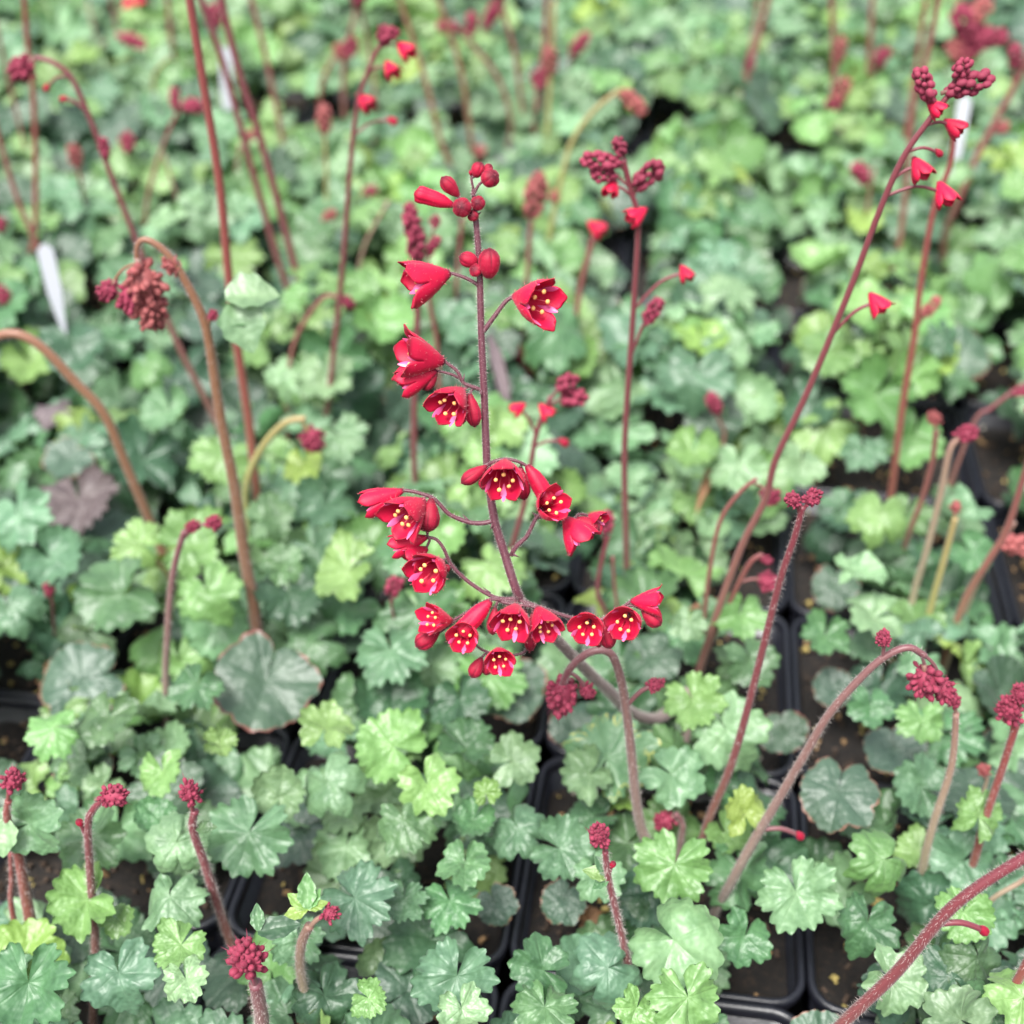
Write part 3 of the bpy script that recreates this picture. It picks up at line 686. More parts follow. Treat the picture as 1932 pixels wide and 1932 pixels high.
# ------------------------------------------------------------------ flower stems
def put_cluster(cell, p, d, size, kind='c', near=False, el=1.2):
    pl = plant(cell); d = d.normalized(); x = d.cross(Vector((.3, .2, 1))).normalized(); y = d.cross(x)
    rel = p - pl.location
    if not near:
        size *= 1.3
        o = obj('bud_cluster', CLUS[(kind, random.randrange(3))], pl, basis(rel, x * size, y * size, d * size)); return o
    mb = MB(); tube(mb, [rel - d * size * el * 1.05, rel - d * size * .3, rel + d * size * el * .5], [size * .13, size * .12, size * .06], 6, 1)
    n = int(56 * min(1.4, el)); kids = []
    core = MB(); sphere(core, (0, 0, 0), 1, 10, 8)
    mb.add([rel + (x * v[0] * .62 + y * v[1] * .62 + d * v[2] * el * .66) * size for v in core.v], core.f, core.uv, 0)
    for i in range(n):
        z = 1 - 2 * (i + .5) / n; th = i * 2.39996 + random.uniform(-.3, .3); q = math.sqrt(1 - z * z)
        dr = (x * math.cos(th) * q + y * math.sin(th) * q + d * z).normalized(); lay = random.uniform(.42, .70)
        c = rel + (x * math.cos(th) * q * .85 + y * math.sin(th) * q * .85 + d * z * el) * size * lay
        ax = (dr + d * .55 + Vector((random.uniform(-.3, .3), random.uniform(-.3, .3), random.uniform(-.3, .3)))).normalized(); ln = size * random.uniform(.26, .62)
        kids.append((c, ax, ln))
        if i % 3:                                  # a narrow pointed bract beside the bud
            e = c + (ax + d * .2).normalized() * ln * random.uniform(1.35, 1.9); s = ax.cross(d + Vector((.01, .02, 0))).normalized() * ln * .10
            s2 = ax.cross(s).normalized() * ln * .10; b = c - ax * ln * .1
            mb.add([b - s, b + s, b + s2, e], [(0, 1, 3), (1, 2, 3), (2, 0, 3)], None, 0)
    o = obj('bud_cluster', mb.mesh('bud_cluster', [M_CLUS if kind == 'c' else M_CORAL, SM['red']]), pl)
    for c, ax, ln in kids:
        xx = ax.cross(Vector((.2, .5, .8))).normalized(); yy = ax.cross(xx); wdt = ln * random.uniform(.52, .74)
        obj('bud', SMALL[kind], o, basis(c, xx * wdt, yy * wdt, ax * ln))
    return o
def put_flower(cell, base, tip, width, spin_down=True, detail=True, bell=0, pale=2):
    pl = plant(cell); ax = tip - base; L = ax.length; z = ax / L
    dn = -UP; x = dn - z * dn.dot(z)
    if x.length < .05: x = Vector((1, 0, 0))
    x = x.normalized(); y = z.cross(x)
    if not spin_down:
        a = random.uniform(0, 6.28); x, y = x * math.cos(a) + y * math.sin(a), y * math.cos(a) - x * math.sin(a)
    o = obj('flower', BELLS[bell % 5], pl, basis(base - pl.location, x * width, y * width, z * L))
    if detail:
        for k in range(5):
            m = Matrix.Rotation(R(72 * k + random.uniform(-6, 6)), 4, 'Z')
            obj('petal', PETAL_SHEEN if (k == 0 or (k == 1 and pale > 2)) else PETAL, o, m)  # lowest petal, sometimes its neighbour, carries the painted sheen
            s = random.uniform(.92, 1.06); st = obj('stamen', STAMEN, o, Matrix.Rotation(R(72 * k + 36 + random.uniform(-9, 9)), 4, 'Z') @ Matrix.Diagonal((random.uniform(.85, 1.1), 1, s, 1)))
    return o
def put_bud(cell, base, tip, width, shape='t'):
    pl = plant(cell); ax = tip - base; L = ax.length; z = ax / L; x = z.cross(Vector((.3, .5, .2))).normalized(); y = z.cross(x)
    a = random.uniform(0, 6.28); x, y = x * math.cos(a) + y * math.sin(a), y * math.cos(a) - x * math.sin(a)
    if shape == 'u':                                # the bent one sags downwards
        x = -UP - z * (-UP).dot(z); x = x.normalized(); y = z.cross(x)
    return obj('flower_bud', BUDS[shape], pl, basis(base - pl.location, x * width, y * width, z * L))

def stem(pts, wpx, mat, heads=(), hair=0, base_z=.028, lean=0.0, name='flower_stem', Ys=None, wtop=None, cell=None, crown=True):
    """pts: picture points from the foot up; the stem stands in the upright plane of its foot (plus lean)"""
    b = at_z(*pts[0], base_z)
    n = len(pts); P = []
    for i, q in enumerate(pts): P.append(at_y(q[0], q[1], Ys[i] if Ys else b.y + lean * i / (n - 1)))
    cell = cell or nearest(b); pl = plant(cell); INFO[cell]['stems'] += 1; INFO[cell].setdefault('desc', []).append((mat, wpx, len(pts), tuple(h[3] if len(h) > 3 else 'c' for h in heads), pts))
    c = Vector((pl.location.x, pl.location.y, 0)); P0 = P[:]
    if crown:
        g = Vector((P[0].x, P[0].y, 0)) * .7 + c * .3; g.z = -.012
        if P[0].z > -.005: P = [g] + P
    thin = 1.0 if hair > 12 else .86
    w0 = wpx * thin; w1 = (wtop if wtop else wpx * .75) * thin
    C = catmull(P, 7); m = len(C)
    rad = [max(.0002, (w0 + (w1 - w0) * i / (m - 1)) / 2 * mpp(C[i])) for i in range(m)]
    if crown and len(P) > len(P0):                  # buried foot: keep the thickness of the visible foot
        for i in range(7): rad[i] = rad[7]
    mb = MB(); rel = [p - pl.location for p in C]; tube(mb, rel, rad, 10, wob=.03)
    # side stalks to the heads
    st_heads = []
    for h in heads:
        x, y, s = h[:3]; kind = h[3] if len(h) > 3 else 'c'; opt = h[4] if len(h) > 4 else {}
        i = min(range(m), key=lambda i: (to_px(C[i])[0] - x) ** 2 + (to_px(C[i])[1] - y) ** 2 + (0 if i > 7 else 1e6))
        Yh = C[i].y; p = at_y(x, y, Yh); q = C[i]
        if (p - q).length > s * mpp(p) * .5:
            i2 = max(8, i - 3) if i > 10 else i; q = C[i2]
            mid = (p + q) / 2 + Vector((0, 0, .15 * (p - q).length)) ; seg = catmull([q, mid, p], 4)
            tube(mb, [k - pl.location for k in seg], [rad[i2] * .55] * len(seg), 7, v0=.8, v1=1.0)
            d = (p - mid)
        else: d = C[min(i + 1, m - 1)] - C[max(i - 2, 0)]
        st_heads.append((p, d, s * mpp(p), kind, opt))
    so = obj(name, mb.mesh('flower_stem', [SM[mat]]), pl)
    if hair:
        hb = MB(); hairs(hb, rel, rad, hair * .55, .0013, .000040)
        ho = obj('stem_hair', hb.mesh('stem_hair', [M_HAIR], smooth=False), so); ho['kind'] = 'stuff'
    for p, d, s, kind, opt in st_heads:
        if kind in 'ck': put_cluster(cell, p, d, s, kind, opt.get('near', False), opt.get('el', 1.2))
        elif kind == 'f':                           # an open flower, hanging
            ax = Vector((random.uniform(-.5, .5) + (d.x > 0) * .5 - (d.x < 0) * .5, -.45, -.5)).normalized()
            put_flower(cell, p - ax * s * 1.1, p + ax * s * 1.25, s * 2.3, True, False, random.randrange(5))
        elif kind == 'b':
            ax = (d.normalized() + Vector((0, 0, -.6))).normalized(); put_bud(cell, p - ax * s, p + ax * s, s * 1.3, 't')
    return cell
NR = {'near': True}
def nr(el): return {'near': True, 'el': el}

# ---- near, hairy stems
stem([(485,1192),(461,1046),(443,923),(415,782),(396,655),(380,592),(345,522),(318,482),(290,458),(268,453),(258,472),(262,510)], 25, 'orange', [(401,595,11,'c',NR),(324,502,19,'k',NR),(272,535,46,'k',nr(1.1)),(284,588,38,'k',nr(1.1)),(246,562,30,'c',NR),(205,548,22,'c',NR)], hair=26, wtop=9)
stem([(410,800),(355,690),(312,595),(257,453),(211,334),(176,239),(137,151),(100,118),(67,109)], 15, 'red', [(42,128,27,'c',NR),(88,165,9,'b'),(120,186,9,'b'),(197,281,11)], hair=6, wtop=11)
stem([(487,942),(470,800),(450,668),(432,527),(415,351),(387,176),(358,0),(335,-160)], 20, 'rust', [(330,-180,30)], wtop=19)
stem([(566,615),(524,489),(467,288),(422,123),(380,0),(350,-90)], 15, 'red', [(345,-110,26)], wtop=14)
stem([(585,640),(562,527),(499,288),(453,141),(418,0),(400,-90)], 17, 'red', [(400,-110,26)], wtop=15)
stem([(302,1031),(239,880),(197,782),(141,719),(90,665),(49,636),(10,630),(-40,650)], 18, 'orange', [(-60,680,30)], hair=14, wtop=18)
stem([(313,1296),(316,1200),(322,1116),(332,1056),(348,1002)], 14, 'grey', [(364,993,14,'c',NR),(402,986,17,'c',nr(1.1))], hair=16, wtop=11)
stem([(325,1100),(300,1065),(268,1043)], 15, 'yellow', [(260,1042,15,'k',NR)], hair=8, wtop=13)
stem([(464,985),(467,905),(499,838),(540,797),(576,790)], 16, 'yellow', [(590,828,26,'c',NR)], hair=10, wtop=15)
stem([(56,1730),(44,1665),(32,1604),(14,1545),(16,1510)], 24, 'rust', [(26,1472,27,'c',nr(1.0))], hair=34, wtop=13)
stem([(24,1725),(22,1660),(20,1610)], 12, 'rust', hair=16)
stem([(180,1786),(172,1675),(166,1562),(176,1528),(196,1508)], 17, 'red', [(213,1502,24,'c',nr(1.5)),(151,1553,11,'b')], hair=34, wtop=13)
stem([(430,1762),(408,1700),(387,1632),(364,1565),(368,1530)], 19, 'red', [(359,1495,25,'c',nr(1.1))], hair=38, wtop=15)
stem([(502,1990),(493,1915),(482,1855)], 29, 'grey', [(466,1808,40,'c',nr(1.25))], hair=50, wtop=26, base_z=.03)
stem([(592,1910),(574,1870),(566,1820),(569,1780),(584,1746)], 17, 'pale', [(622,1724,20,'c',nr(1.0))], hair=34, wtop=19)
stem([(1223,1612),(1207,1552),(1198,1490),(1190,1410),(1179,1322),(1164,1256),(1146,1229),(1112,1231),(1078,1258),(1062,1290)], 20, 'grey', [(1060,1312,34,'c',nr(1.5)),(1108,1302,17,'c',NR),(1236,1292,17,'c',NR)], hair=24, wtop=14)
stem([(1199,1890),(1183,1810),(1166,1735),(1148,1657),(1142,1606)], 17, 'red', [(1130,1577,25,'c',nr(1.15)),(1155,1632,10,'b')], hair=36, wtop=12)
stem([(1286,1580),(1285,1550),(1274,1535)], 12, 'grey', [(1254,1549,22,'c',NR)], hair=20, wtop=12)
stem([(1334,1556),(1372,1464),(1400,1376),(1432,1253),(1471,1098),(1499,1014),(1515,955)], 17, 'red', [(1497,944,17,'c',NR),(1532,940,19,'c',NR)], hair=14, wtop=13)
stem([(1376,1670),(1428,1576),(1464,1516),(1520,1421),(1569,1341),(1639,1264),(1682,1232),(1717,1222),(1745,1238)], 19, 'grey', [(1746,1283,36,'c',nr(1.1)),(1782,1302,28,'c',NR),(1667,1205,17,'c',NR),(1508,1576,13,'b')], hair=20, wtop=13)
stem([(1836,1628),(1857,1551),(1892,1446),(1918,1366)], 16, 'rust', [(1905,1340,30,'c',nr(1.1)),(1925,1310,20,'c',NR)], hair=16, wtop=14)
stem([(1741,1635),(1762,1551),(1795,1446),(1804,1345)], 18, 'pale', [(1800,1322,17,'c',NR)], hair=18, wtop=12)
stem([(1500,2030),(1590,1931),(1692,1833),(1798,1710),(1932,1618),(2010,1575)], 25, 'red', [(1855,1755,15,'b'),(2025,1570,34,'c')], hair=34, wtop=21, base_z=.03)
stem([(1850,1990),(1878,1931),(1931,1829),(1980,1740)], 20, 'rust', [(1990,1720,26)], hair=14, wtop=17, base_z=.03)
stem([(1857,1712),(1931,1660),(1985,1615)], 12, 'pale', [(1995,1605,22)], hair=10, wtop=11)

# ---- stems further back
stem([(1323,1250),(1393,1046),(1443,944),(1464,866),(1520,747),(1604,545),(1657,404),(1703,299),(1752,228),(1801,165)], 17, 'red',
     [(1829,160,22),(1815,130,17),(1745,162,19),(1763,202,17,'f'),(1798,238,19,'f'),(1734,316,21,'f'),(1780,364,22,'f'),(1771,288,11,'b'),(1653,570,20,'f')], hair=0, wtop=13)
stem([(1682,925),(1703,765),(1724,641),(1738,527),(1762,394),(1791,316),(1800,260)], 17, 'rust', [(1756,580,12,'k')], wtop=12)
stem([(1780,460),(1808,380),(1850,281),(1920,151),(1960,60)], 17, 'brown', [(1916,106,15),(1890,240,12,'k')], wtop=12)
stem([(1685,512),(1706,387),(1724,190),(1745,123),(1770,0),(1778,-80)], 14, 'brown', [(1778,-90,26)], wtop=12)
stem([(1700,300),(1728,130),(1748,0)], 10, 'rust', wtop=9)
stem([(1562,305),(1573,141),(1569,0),(1568,-60)], 13, 'brown', [(1588,172,17,'k'),(1572,200,15,'c'),(1585,95,12,'k'),(1600,250,10,'k')], wtop=11)
stem([(1632,222),(1640,110),(1646,0),(1650,-60)], 13, 'brown', [(1664,108,15)], wtop=11)
stem([(1393,214),(1421,105),(1450,0),(1465,-60)], 14, 'brown', [(1415,118,9)], wtop=12)
stem([(1385,210),(1412,110),(1432,0)], 8, 'pale', wtop=7)
stem([(1640,470),(1636,400),(1650,318)], 7, 'brown', [(1624,325,18)], wtop=6)
stem([(1800,300),(1812,200),(1822,110),(1826,60)], 12, 'brown', [(1822,48,26),(1864,74,18),(1838,85,20),(1810,100,20,'k'),(1850,20,17,'k')], wtop=10)
stem([(1720,1138),(1748,1040),(1773,940),(1792,850),(1812,826)], 15, 'pale', [(1823,820,20,'c',NR)], hair=6, wtop=14)
stem([(1713,1012),(1740,940),(1759,870),(1766,812)], 12, 'brown', [(1762,790,15,'k',NR)], wtop=12)
stem([(1752,1162),(1780,1060),(1803,975)], 16, 'yellow', [(1803,956,12,'k',NR)], hair=6, wtop=14)
stem([(1815,1145),(1860,1065),(1899,1000),(1931,901),(1960,800)], 16, 'brown', [(1928,1028,20,'k'),(1965,780,26)], wtop=14)
stem([(1835,1120),(1880,1040),(1915,985)], 10, 'pale', wtop=9)
stem([(1831,812),(1870,770),(1931,726),(1990,690)], 9, 'red', [(1925,738,12),(2000,680,24)], wtop=10, base_z=.05)
stem([(1365,835),(1360,800),(1349,775)], 8, 'brown', [(1348,761,15)], wtop=7)
stem([(1323,1206),(1337,1091),(1358,986),(1395,930),(1428,903)], 12, 'brown', [(1452,935,20,'c',NR)], wtop=9)
stem([(1330,1242),(1358,1175),(1386,1116),(1415,1062),(1438,1046)], 12, 'brown', [(1446,1056,10),(1451,1098,22,'c',NR)], wtop=11)
stem([(1186,1126),(1180,970),(1179,830),(1193,615),(1204,426),(1192,365),(1176,300)], 15, 'red',
     [(1134,305,19),(1140,330,16),(1155,352,16,'f'),(1204,404,19,'f'),(1222,331,22),(1169,276,15),(1292,514,15,'f'),(1232,588,15)], wtop=12)
stem([(1070,705),(1095,545),(1120,447)], 13, 'brown', [(1123,429,17,'f')], wtop=13)
stem([(951,1100),(968,1027),(993,935),(1003,868),(1014,812),(1040,748)], 15, 'red', [(1070,722,18),(1084,750,20),(979,770,14,'f'),(1028,774,15,'f'),(1063,834,13,'b')], wtop=11)
stem([(989,640),(994,530),(1002,415)], 12, 'brown', [(1010,372,22,'k'),(1016,345,15,'k')], wtop=11)
stem([(1028,515),(1040,430),(1056,352),(1081,264),(1125,205),(1172,168)], 12, 'yellow', [(1200,198,15,'k'),(1186,180,11,'k'),(1046,370,10,'k')], wtop=10)
stem([(786,930),(782,756),(788,580),(786,490)], 15, 'red', [(786,458,21),(778,425,19),(775,400,15),(818,462,10)], wtop=13)
stem([(838,865),(830,750),(824,644),(810,566),(806,500)], 12, 'brown', [(822,418,10),(812,470,8)], wtop=10)
stem([(856,680),(858,590),(866,480),(872,412)], 11, 'brown', [(873,601,15)], wtop=9)
stem([(948,700),(952,685),(968,661),(985,660)], 9, 'brown', [(993,680,16)], wtop=8)
stem([(612,806),(622,735),(645,520),(661,316),(675,197),(700,120),(722,78)], 15, 'red', [(687,190,17,'f'),(735,66,15),(762,92,17,'f'),(736,128,15,'f'),(722,63,11),(740,228,12,'b')], wtop=9)
stem([(541,785),(550,668),(576,605),(612,560),(640,562)], 11, 'brown', [(655,570,13)], wtop=9)
stem([(673,585),(676,520),(690,458),(733,380)], 8, 'pale', wtop=6)
stem([(620,450),(616,330),(612,240)], 8, 'yellow', [(612,226,14,'k')], wtop=7)
stem([(650,250),(648,160),(655,90),(680,-10)], 11, 'brown', [(662,88,15),(640,98,10,'k'),(686,-30,20)], wtop=9)
stem([(604,215),(610,150),(633,105)], 9, 'rust', [(650,98,10,'k')], wtop=8)
stem([(640,420),(655,395),(685,370)], 7, 'brown', [(700,362,13)], wtop=6)
stem([(616,440),(624,425)], 8, 'pale', [(622,408,11,'k')], wtop=7, base_z=.05)
stem([(552,330),(534,264),(503,112),(475,0),(468,-50)], 12, 'brown', [(545,325,11,'k')], wtop=11)
stem([(271,442),(280,370),(299,299),(330,222),(350,200)], 10, 'brown', [(365,200,16),(330,188,11)], wtop=8)
stem([(172,455),(158,380),(146,305)], 8, 'brown', [(142,293,14,'k')], wtop=8)
stem([(355,442),(330,360),(309,292)], 7, 'pale', wtop=6)
stem([(446,390),(443,351),(453,274)], 7, 'pale', [(470,258,10,'k')], wtop=6)
stem([(54,530),(67,422),(65,211),(53,91),(46,0),(42,-60)], 13, 'rust', [(42,-75,22)], wtop=11)
stem([(120,600),(74,471),(35,380),(0,264),(-30,150)], 13, 'brown', [(-34,130,22)], wtop=11)
stem([(62,345),(38,240),(0,80),(-12,20)], 8, 'brown', wtop=7)
stem([(190,120),(178,60),(165,0)], 6, 'pale', wtop=5)
stem([(230,108),(222,60),(211,7),(205,-30)], 7, 'brown', [(243,8,14,'f'),(262,4,13,'f')], wtop=6)
stem([(170,165),(186,95),(215,68)], 6, 'brown', [(245,78,15),(228,72,10)], wtop=6)
stem([(330,200),(330,123),(322,60),(316,0),(314,-40)], 11, 'brown', [(314,-55,18)], wtop=10)
stem([(300,240),(290,150),(318,110)], 6, 'yellow', wtop=5)
stem([(250,330),(240,300)], 6, 'brown', [(242,267,15)], wtop=5, base_z=.045)
stem([(20,600),(6,560)], 7, 'brown', [(4,556,15)], wtop=6, base_z=.045)
stem([(10,470),(4,440)], 7, 'brown', [(2,425,12)], wtop=6, base_z=.05)
stem([(852,330),(831,264),(800,141),(757,7),(745,-40)], 12, 'orange', [(742,-50,20)], wtop=11)
stem([(896,300),(891,281),(870,134),(828,0),(815,-40)], 12, 'orange', [(905,285,11,'k'),(812,-50,20)], wtop=10)
stem([(870,136),(895,95),(923,46)], 8, 'brown', [(933,20,14),(925,34,11)], wtop=7)
stem([(965,242),(940,148),(900,95),(866,53)], 10, 'brown', [(845,50,13),(890,45,13)], wtop=9)
stem([(989,222),(972,105),(947,10),(940,-30)], 11, 'brown', [(938,-45,20)], wtop=10)
stem([(1010,252),(1028,88),(1032,0),(1034,-40)], 13, 'brown', [(1020,148,16),(1036,-55,22)], wtop=13)
stem([(1030,310),(1034,220),(1042,90),(1046,0)], 11, 'yellow', [(1038,116,14,'k')], wtop=10)
stem([(1063,186),(1072,140),(1081,98)], 7, 'grey', [(1094,84,13)], wtop=6)
stem([(708,240),(700,110),(676,0)], 9, 'brown', [(672,-15,18)], wtop=8)
stem([(1147,1170),(1128,1120),(1135,1060),(1148,1010)], 12, 'red', [(1146,985,15),(1128,975,13,'f')], wtop=10)
stem([(1170,1180),(1160,1110),(1156,1050)], 8, 'brown', wtop=7)
stem([(410,110),(400,60),(405,30)], 6, 'brown', [(408,32,14),(398,20,10)], wtop=5)
stem([(740,1150),(742,1135)], 6, 'red', [(745,1105,17)], wtop=6, base_z=.05)
stem([(1857,1490),(1857,1468)], 9, 'pale', [(1857,1453,14,'k',NR)], hair=4, wtop=8, base_z=.04)
stem([(100,1150),(94,1120)], 7, 'red', [(92,1112,11)], wtop=6, base_z=.03)

# ---- the flowering spike in focus
def at_m(x, y):
    return CAM + ray(x, y) * (.284 + .034 * (y - 305) / 985)
MC = nearest(at_z(1253, 1351, .028))
mp_ = [(1300,1320),(1262,1344),(1232,1357),(1190,1344),(1151,1306),(1108,1266),(1050,1206),(1008,1160),(979,1125),(951,1041),(933,981),(921,900),(918,860),(914,756),(908,625),(905,510),(900,440),(895,385),(893,356)]
mY = [.318,.310,.302,.292,.280,.269,.256,.247] + [None] * 11
MP = [at_y(x, y, Y) if Y else at_m(x, y) for (x, y), Y in zip(mp_, mY)]
mpl = plant(MC); INFO[MC]['stems'] += 1; INFO[MC]['main'] = True
g = Vector((mpl.location.x * .5 + MP[0].x * .5, mpl.location.y * .5 + MP[0].y * .5, -.012))
MPc = catmull([g] + MP, 8); m_ = len(MPc)
wtab = [(0, 24), (.25, 22), (.5, 17), (.7, 14.5), (.9, 11.5), (1, 7)]
mrad = [interp(wtab, i / (m_ - 1)) / 2 * mpp(MPc[i]) for i in range(m_)]
mb = MB(); rel = [p - mpl.location for p in MPc]; tube(mb, rel, mrad, 14, wob=.025)
hb = MB(); hairs(hb, rel, mrad, 34, .0008, .000030)
BR = [  # branches of the spike: (points, width, push towards the viewer in picture units)
 ([(893,356),(889,335),(891,318)], 5, 0), ([(894,366),(903,350),(914,340)], 6, 3), ([(893,406),(884,396),(868,384)], 6, 4),
 ([(905,508),(897,503),(888,498)], 5, 4), ([(906,520),(914,516),(922,508)], 6, 8),
 ([(906,545),(898,535),(875,523),(849,515)], 8, 0), ([(912,625),(918,617),(940,587),(955,568),(970,559)], 10, 0),
 ([(912,738),(900,733),(885,728),(873,721),(862,700),(838,682)], 8, 4), ([(868,714),(850,706),(824,700)], 6, 6),
 ([(885,728),(878,732),(873,736)], 6, 6), ([(895,732),(889,738),(887,746)], 5, 6),
 ([(919,892),(922,878),(934,871),(954,867),(979,872),(997,882)], 8, 16), ([(930,874),(914,880),(904,888)], 5, 16),
 ([(964,1048),(975,1030),(993,1013),(1004,992),(1014,974),(1030,965)], 9, 6), ([(1012,977),(1035,974),(1060,974),(1084,980)], 6, 2),
 ([(929,983),(910,987),(884,985),(849,971),(830,952),(814,938),(782,928),(761,925)], 9, 4),
 ([(977,1128),(950,1130),(923,1122),(884,1097),(852,1066),(838,1036),(824,1018),(807,1013)], 8, 6),
 ([(982,1132),(955,1133),(926,1130),(900,1142),(875,1158),(852,1171)], 7, 12), ([(979,1130),(995,1140),(1014,1146)], 8, 22), ([(930,1128),(952,1136),(975,1139),(1000,1143)], 7, 20),
 ([(985,1134),(1030,1150),(1080,1166),(1120,1172),(1158,1157),(1190,1134)], 8, 2), ([(1170,1148),(1190,1142),(1211,1150)], 6, 4),
 ([(990,1142),(996,1190),(990,1228),(950,1236),(923,1230),(905,1222),(895,1212)], 6, 10), ([(862,1168),(845,1182),(831,1192)], 5, 12), ([(923,1230),(914,1234),(909,1241)], 5, 14),
]
BP = []
for pts, wd, tz in BR:
    P = []
    for i, (x, y) in enumerate(pts):
        p = at_m(x, y); P.append(p + BACK * (tz * min(1, i * .6) * mpp(p)))
    # keep the picture position when pushed towards the viewer
    C = catmull(P, 5); n = len(C); rd = [(wd * (1.05 - .3 * i / (n - 1))) / 2 * mpp(C[i]) for i in range(n)]
    rl = [p - mpl.location for p in C]; tube(mb, rl, rd, 9, v0=.6, v1=1.0, wob=.03); hairs(hb, rl, rd, 30, .00065, .000024)
    BP += C
# open flowers: base, mouth, push of the mouth towards the viewer, width, push of the base, bell
FL = [((849,515),(764,540),20,88,0,1),((970,559),(1036,574),60,88,0,1),((838,682),(752,668),24,86,4,2),((824,700),(750,730),10,58,6,4),((873,735),(836,778),72,76,8,0),
 ((953,870),(950,922),78,80,18,3),((1020,962),(1052,950),66,66,8,3),((1065,976),(1104,1028),20,70,6,1),((761,925),(682,957),8,56,2,4),((800,944),(745,988),62,84,8,1),
 ((807,1013),(734,1035),8,48,2,4),((806,1034),(764,1060),18,54,6,0),((833,1060),(797,1090),68,82,10,3),((852,1171),(802,1167),46,56,12,1),((880,1190),(872,1208),66,60,8,3),
 ((974,1142),(962,1190),72,72,26,0),((1014,1146),(1036,1198),60,66,24,3),((1112,1172),(1105,1191),66,64,4,0),((1186,1160),(1175,1182),64,68,2,3),((1190,1134),(1250,1137),12,52,2,2),
 ((938,1226),(945,1256),60,56,14,0),((1110,972),(1136,988),20,44,-22,1)]
# buds: base, tip, push of the tip, width, push of base, shape
BU = [((856,388),(783,360),6,36,4,'u'),((866,371),(833,334),4,30,0,'t'),((876,393),(868,390),34,37,6,'o'),((905,385),(899,382),26,28,4,'o'),((897,410),(888,404),18,22,4,'o'),
 ((896,334),(908,306),4,26,0,'o'),((916,342),(933,330),26,36,6,'o'),((914,328),(927,310),4,18,0,'o'),((888,332),(889,320),4,9,0,'t'),
 ((902,496),(866,484),4,30,4,'o'),((922,524),(924,468),10,42,12,'o'),((903,514),(892,506),14,26,10,'o'),
 ((887,743),(896,806),8,32,8,'t'),((880,745),(868,802),2,26,2,'t'),((824,704),(798,736),2,26,2,'t'),
 ((919,879),(870,912),8,29,14,'t'),((923,886),(910,924),6,26,8,'t'),((982,880),(989,944),2,30,6,'t'),((994,878),(1042,948),10,40,18,'u'),
 ((1084,978),(1131,1002),2,34,-4,'t'),((814,940),(808,1004),14,40,10,'t'),((846,1066),(838,1078),8,16,8,'o'),((800,990),(795,1000),6,30,-8,'t'),
 ((829,1190),(784,1220),6,37,12,'t'),((926,1134),(863,1194),12,42,18,'u'),((934,1146),(929,1198),4,27,12,'t'),((1006,1156),(999,1230),4,27,14,'t'),
 ((1136,1170),(1152,1224),10,34,4,'t'),((1211,1150),(1247,1180),4,33,4,'t'),((909,1240),(890,1279),6,29,14,'t'),((922,1238),(917,1274),0,24,6,'t'),((1126,1180),(1130,1222),2,20,-4,'t')]
def pos(x, y, tz):
    p = at_m(x, y); k = mpp(p); r = ray(x, y); return p - r * (tz * k)       # pushed along the line of sight
for kind, tab in (('f', FL), ('b', BU)):
    for (b, e, tz, wd, bz, sh) in tab:
        B = pos(*b, bz); E = pos(*e, bz + tz); k = mpp(B)
        q = min(BP + MPc[40:], key=lambda p: (p - B).length)
        if (q - B).length > 1.5 * k:
            dr = (E - B).normalized(); seg = catmull([q, (q + B) / 2 - dr * .15 * (q - B).length + Vector((0, 0, .12 * (q - B).length)), B + dr * .0004], 4)
            rl = [p - mpl.location for p in seg]; rr = [2.6 * k] * len(rl); tube(mb, rl, rr, 7, v0=.8, v1=1); hairs(hb, rl, rr, 26, .0006, .000024)
        if kind == 'f': put_flower(MC, B, E, wd * k * 1.10, True, True, sh, pale=random.choice((2, 3)))
        else: put_bud(MC, B, E, wd * k, sh)
# small pointed bracts at the forks
for (x, y, ax, ay) in [(873,721,4,-18),(886,985,-14,-16),(930,988,-6,14),(966,1046,-2,-18),(968,1046,14,6),(925,1120,-16,-14),(850,1070,-10,8),(978,1128,8,-14),(955,1134,-8,10),(1014,975,-12,-10),(1160,1156,-2,-16),(907,736,2,16),(895,372,-8,-8),(900,406,10,-6)]:
    p = pos(x, y, 5); k = mpp(p); e = p + (RIGHT * ax - UP * ay + BACK * random.uniform(0, 8)) * k; d = e - p; s = d.cross(BACK).normalized() * 3.0 * k; t = BACK * 2.0 * k
    p0 = p - mpl.location; e0 = e - mpl.location
    mb.add([p0 - s, p0 + s, p0 + t, e0], [(0, 1, 3), (1, 2, 3), (2, 0, 3), (0, 2, 1)], [(0, .9)] * 4)
so = obj('flower_stem', mb.mesh('flower_stem', [SM['main']]), mpl); so['label'] = 'dark maroon hairy spike branching into crimson bells'
ho = obj('stem_hair', hb.mesh('stem_hair', [M_HAIR], smooth=False), so); ho['kind'] = 'stuff'

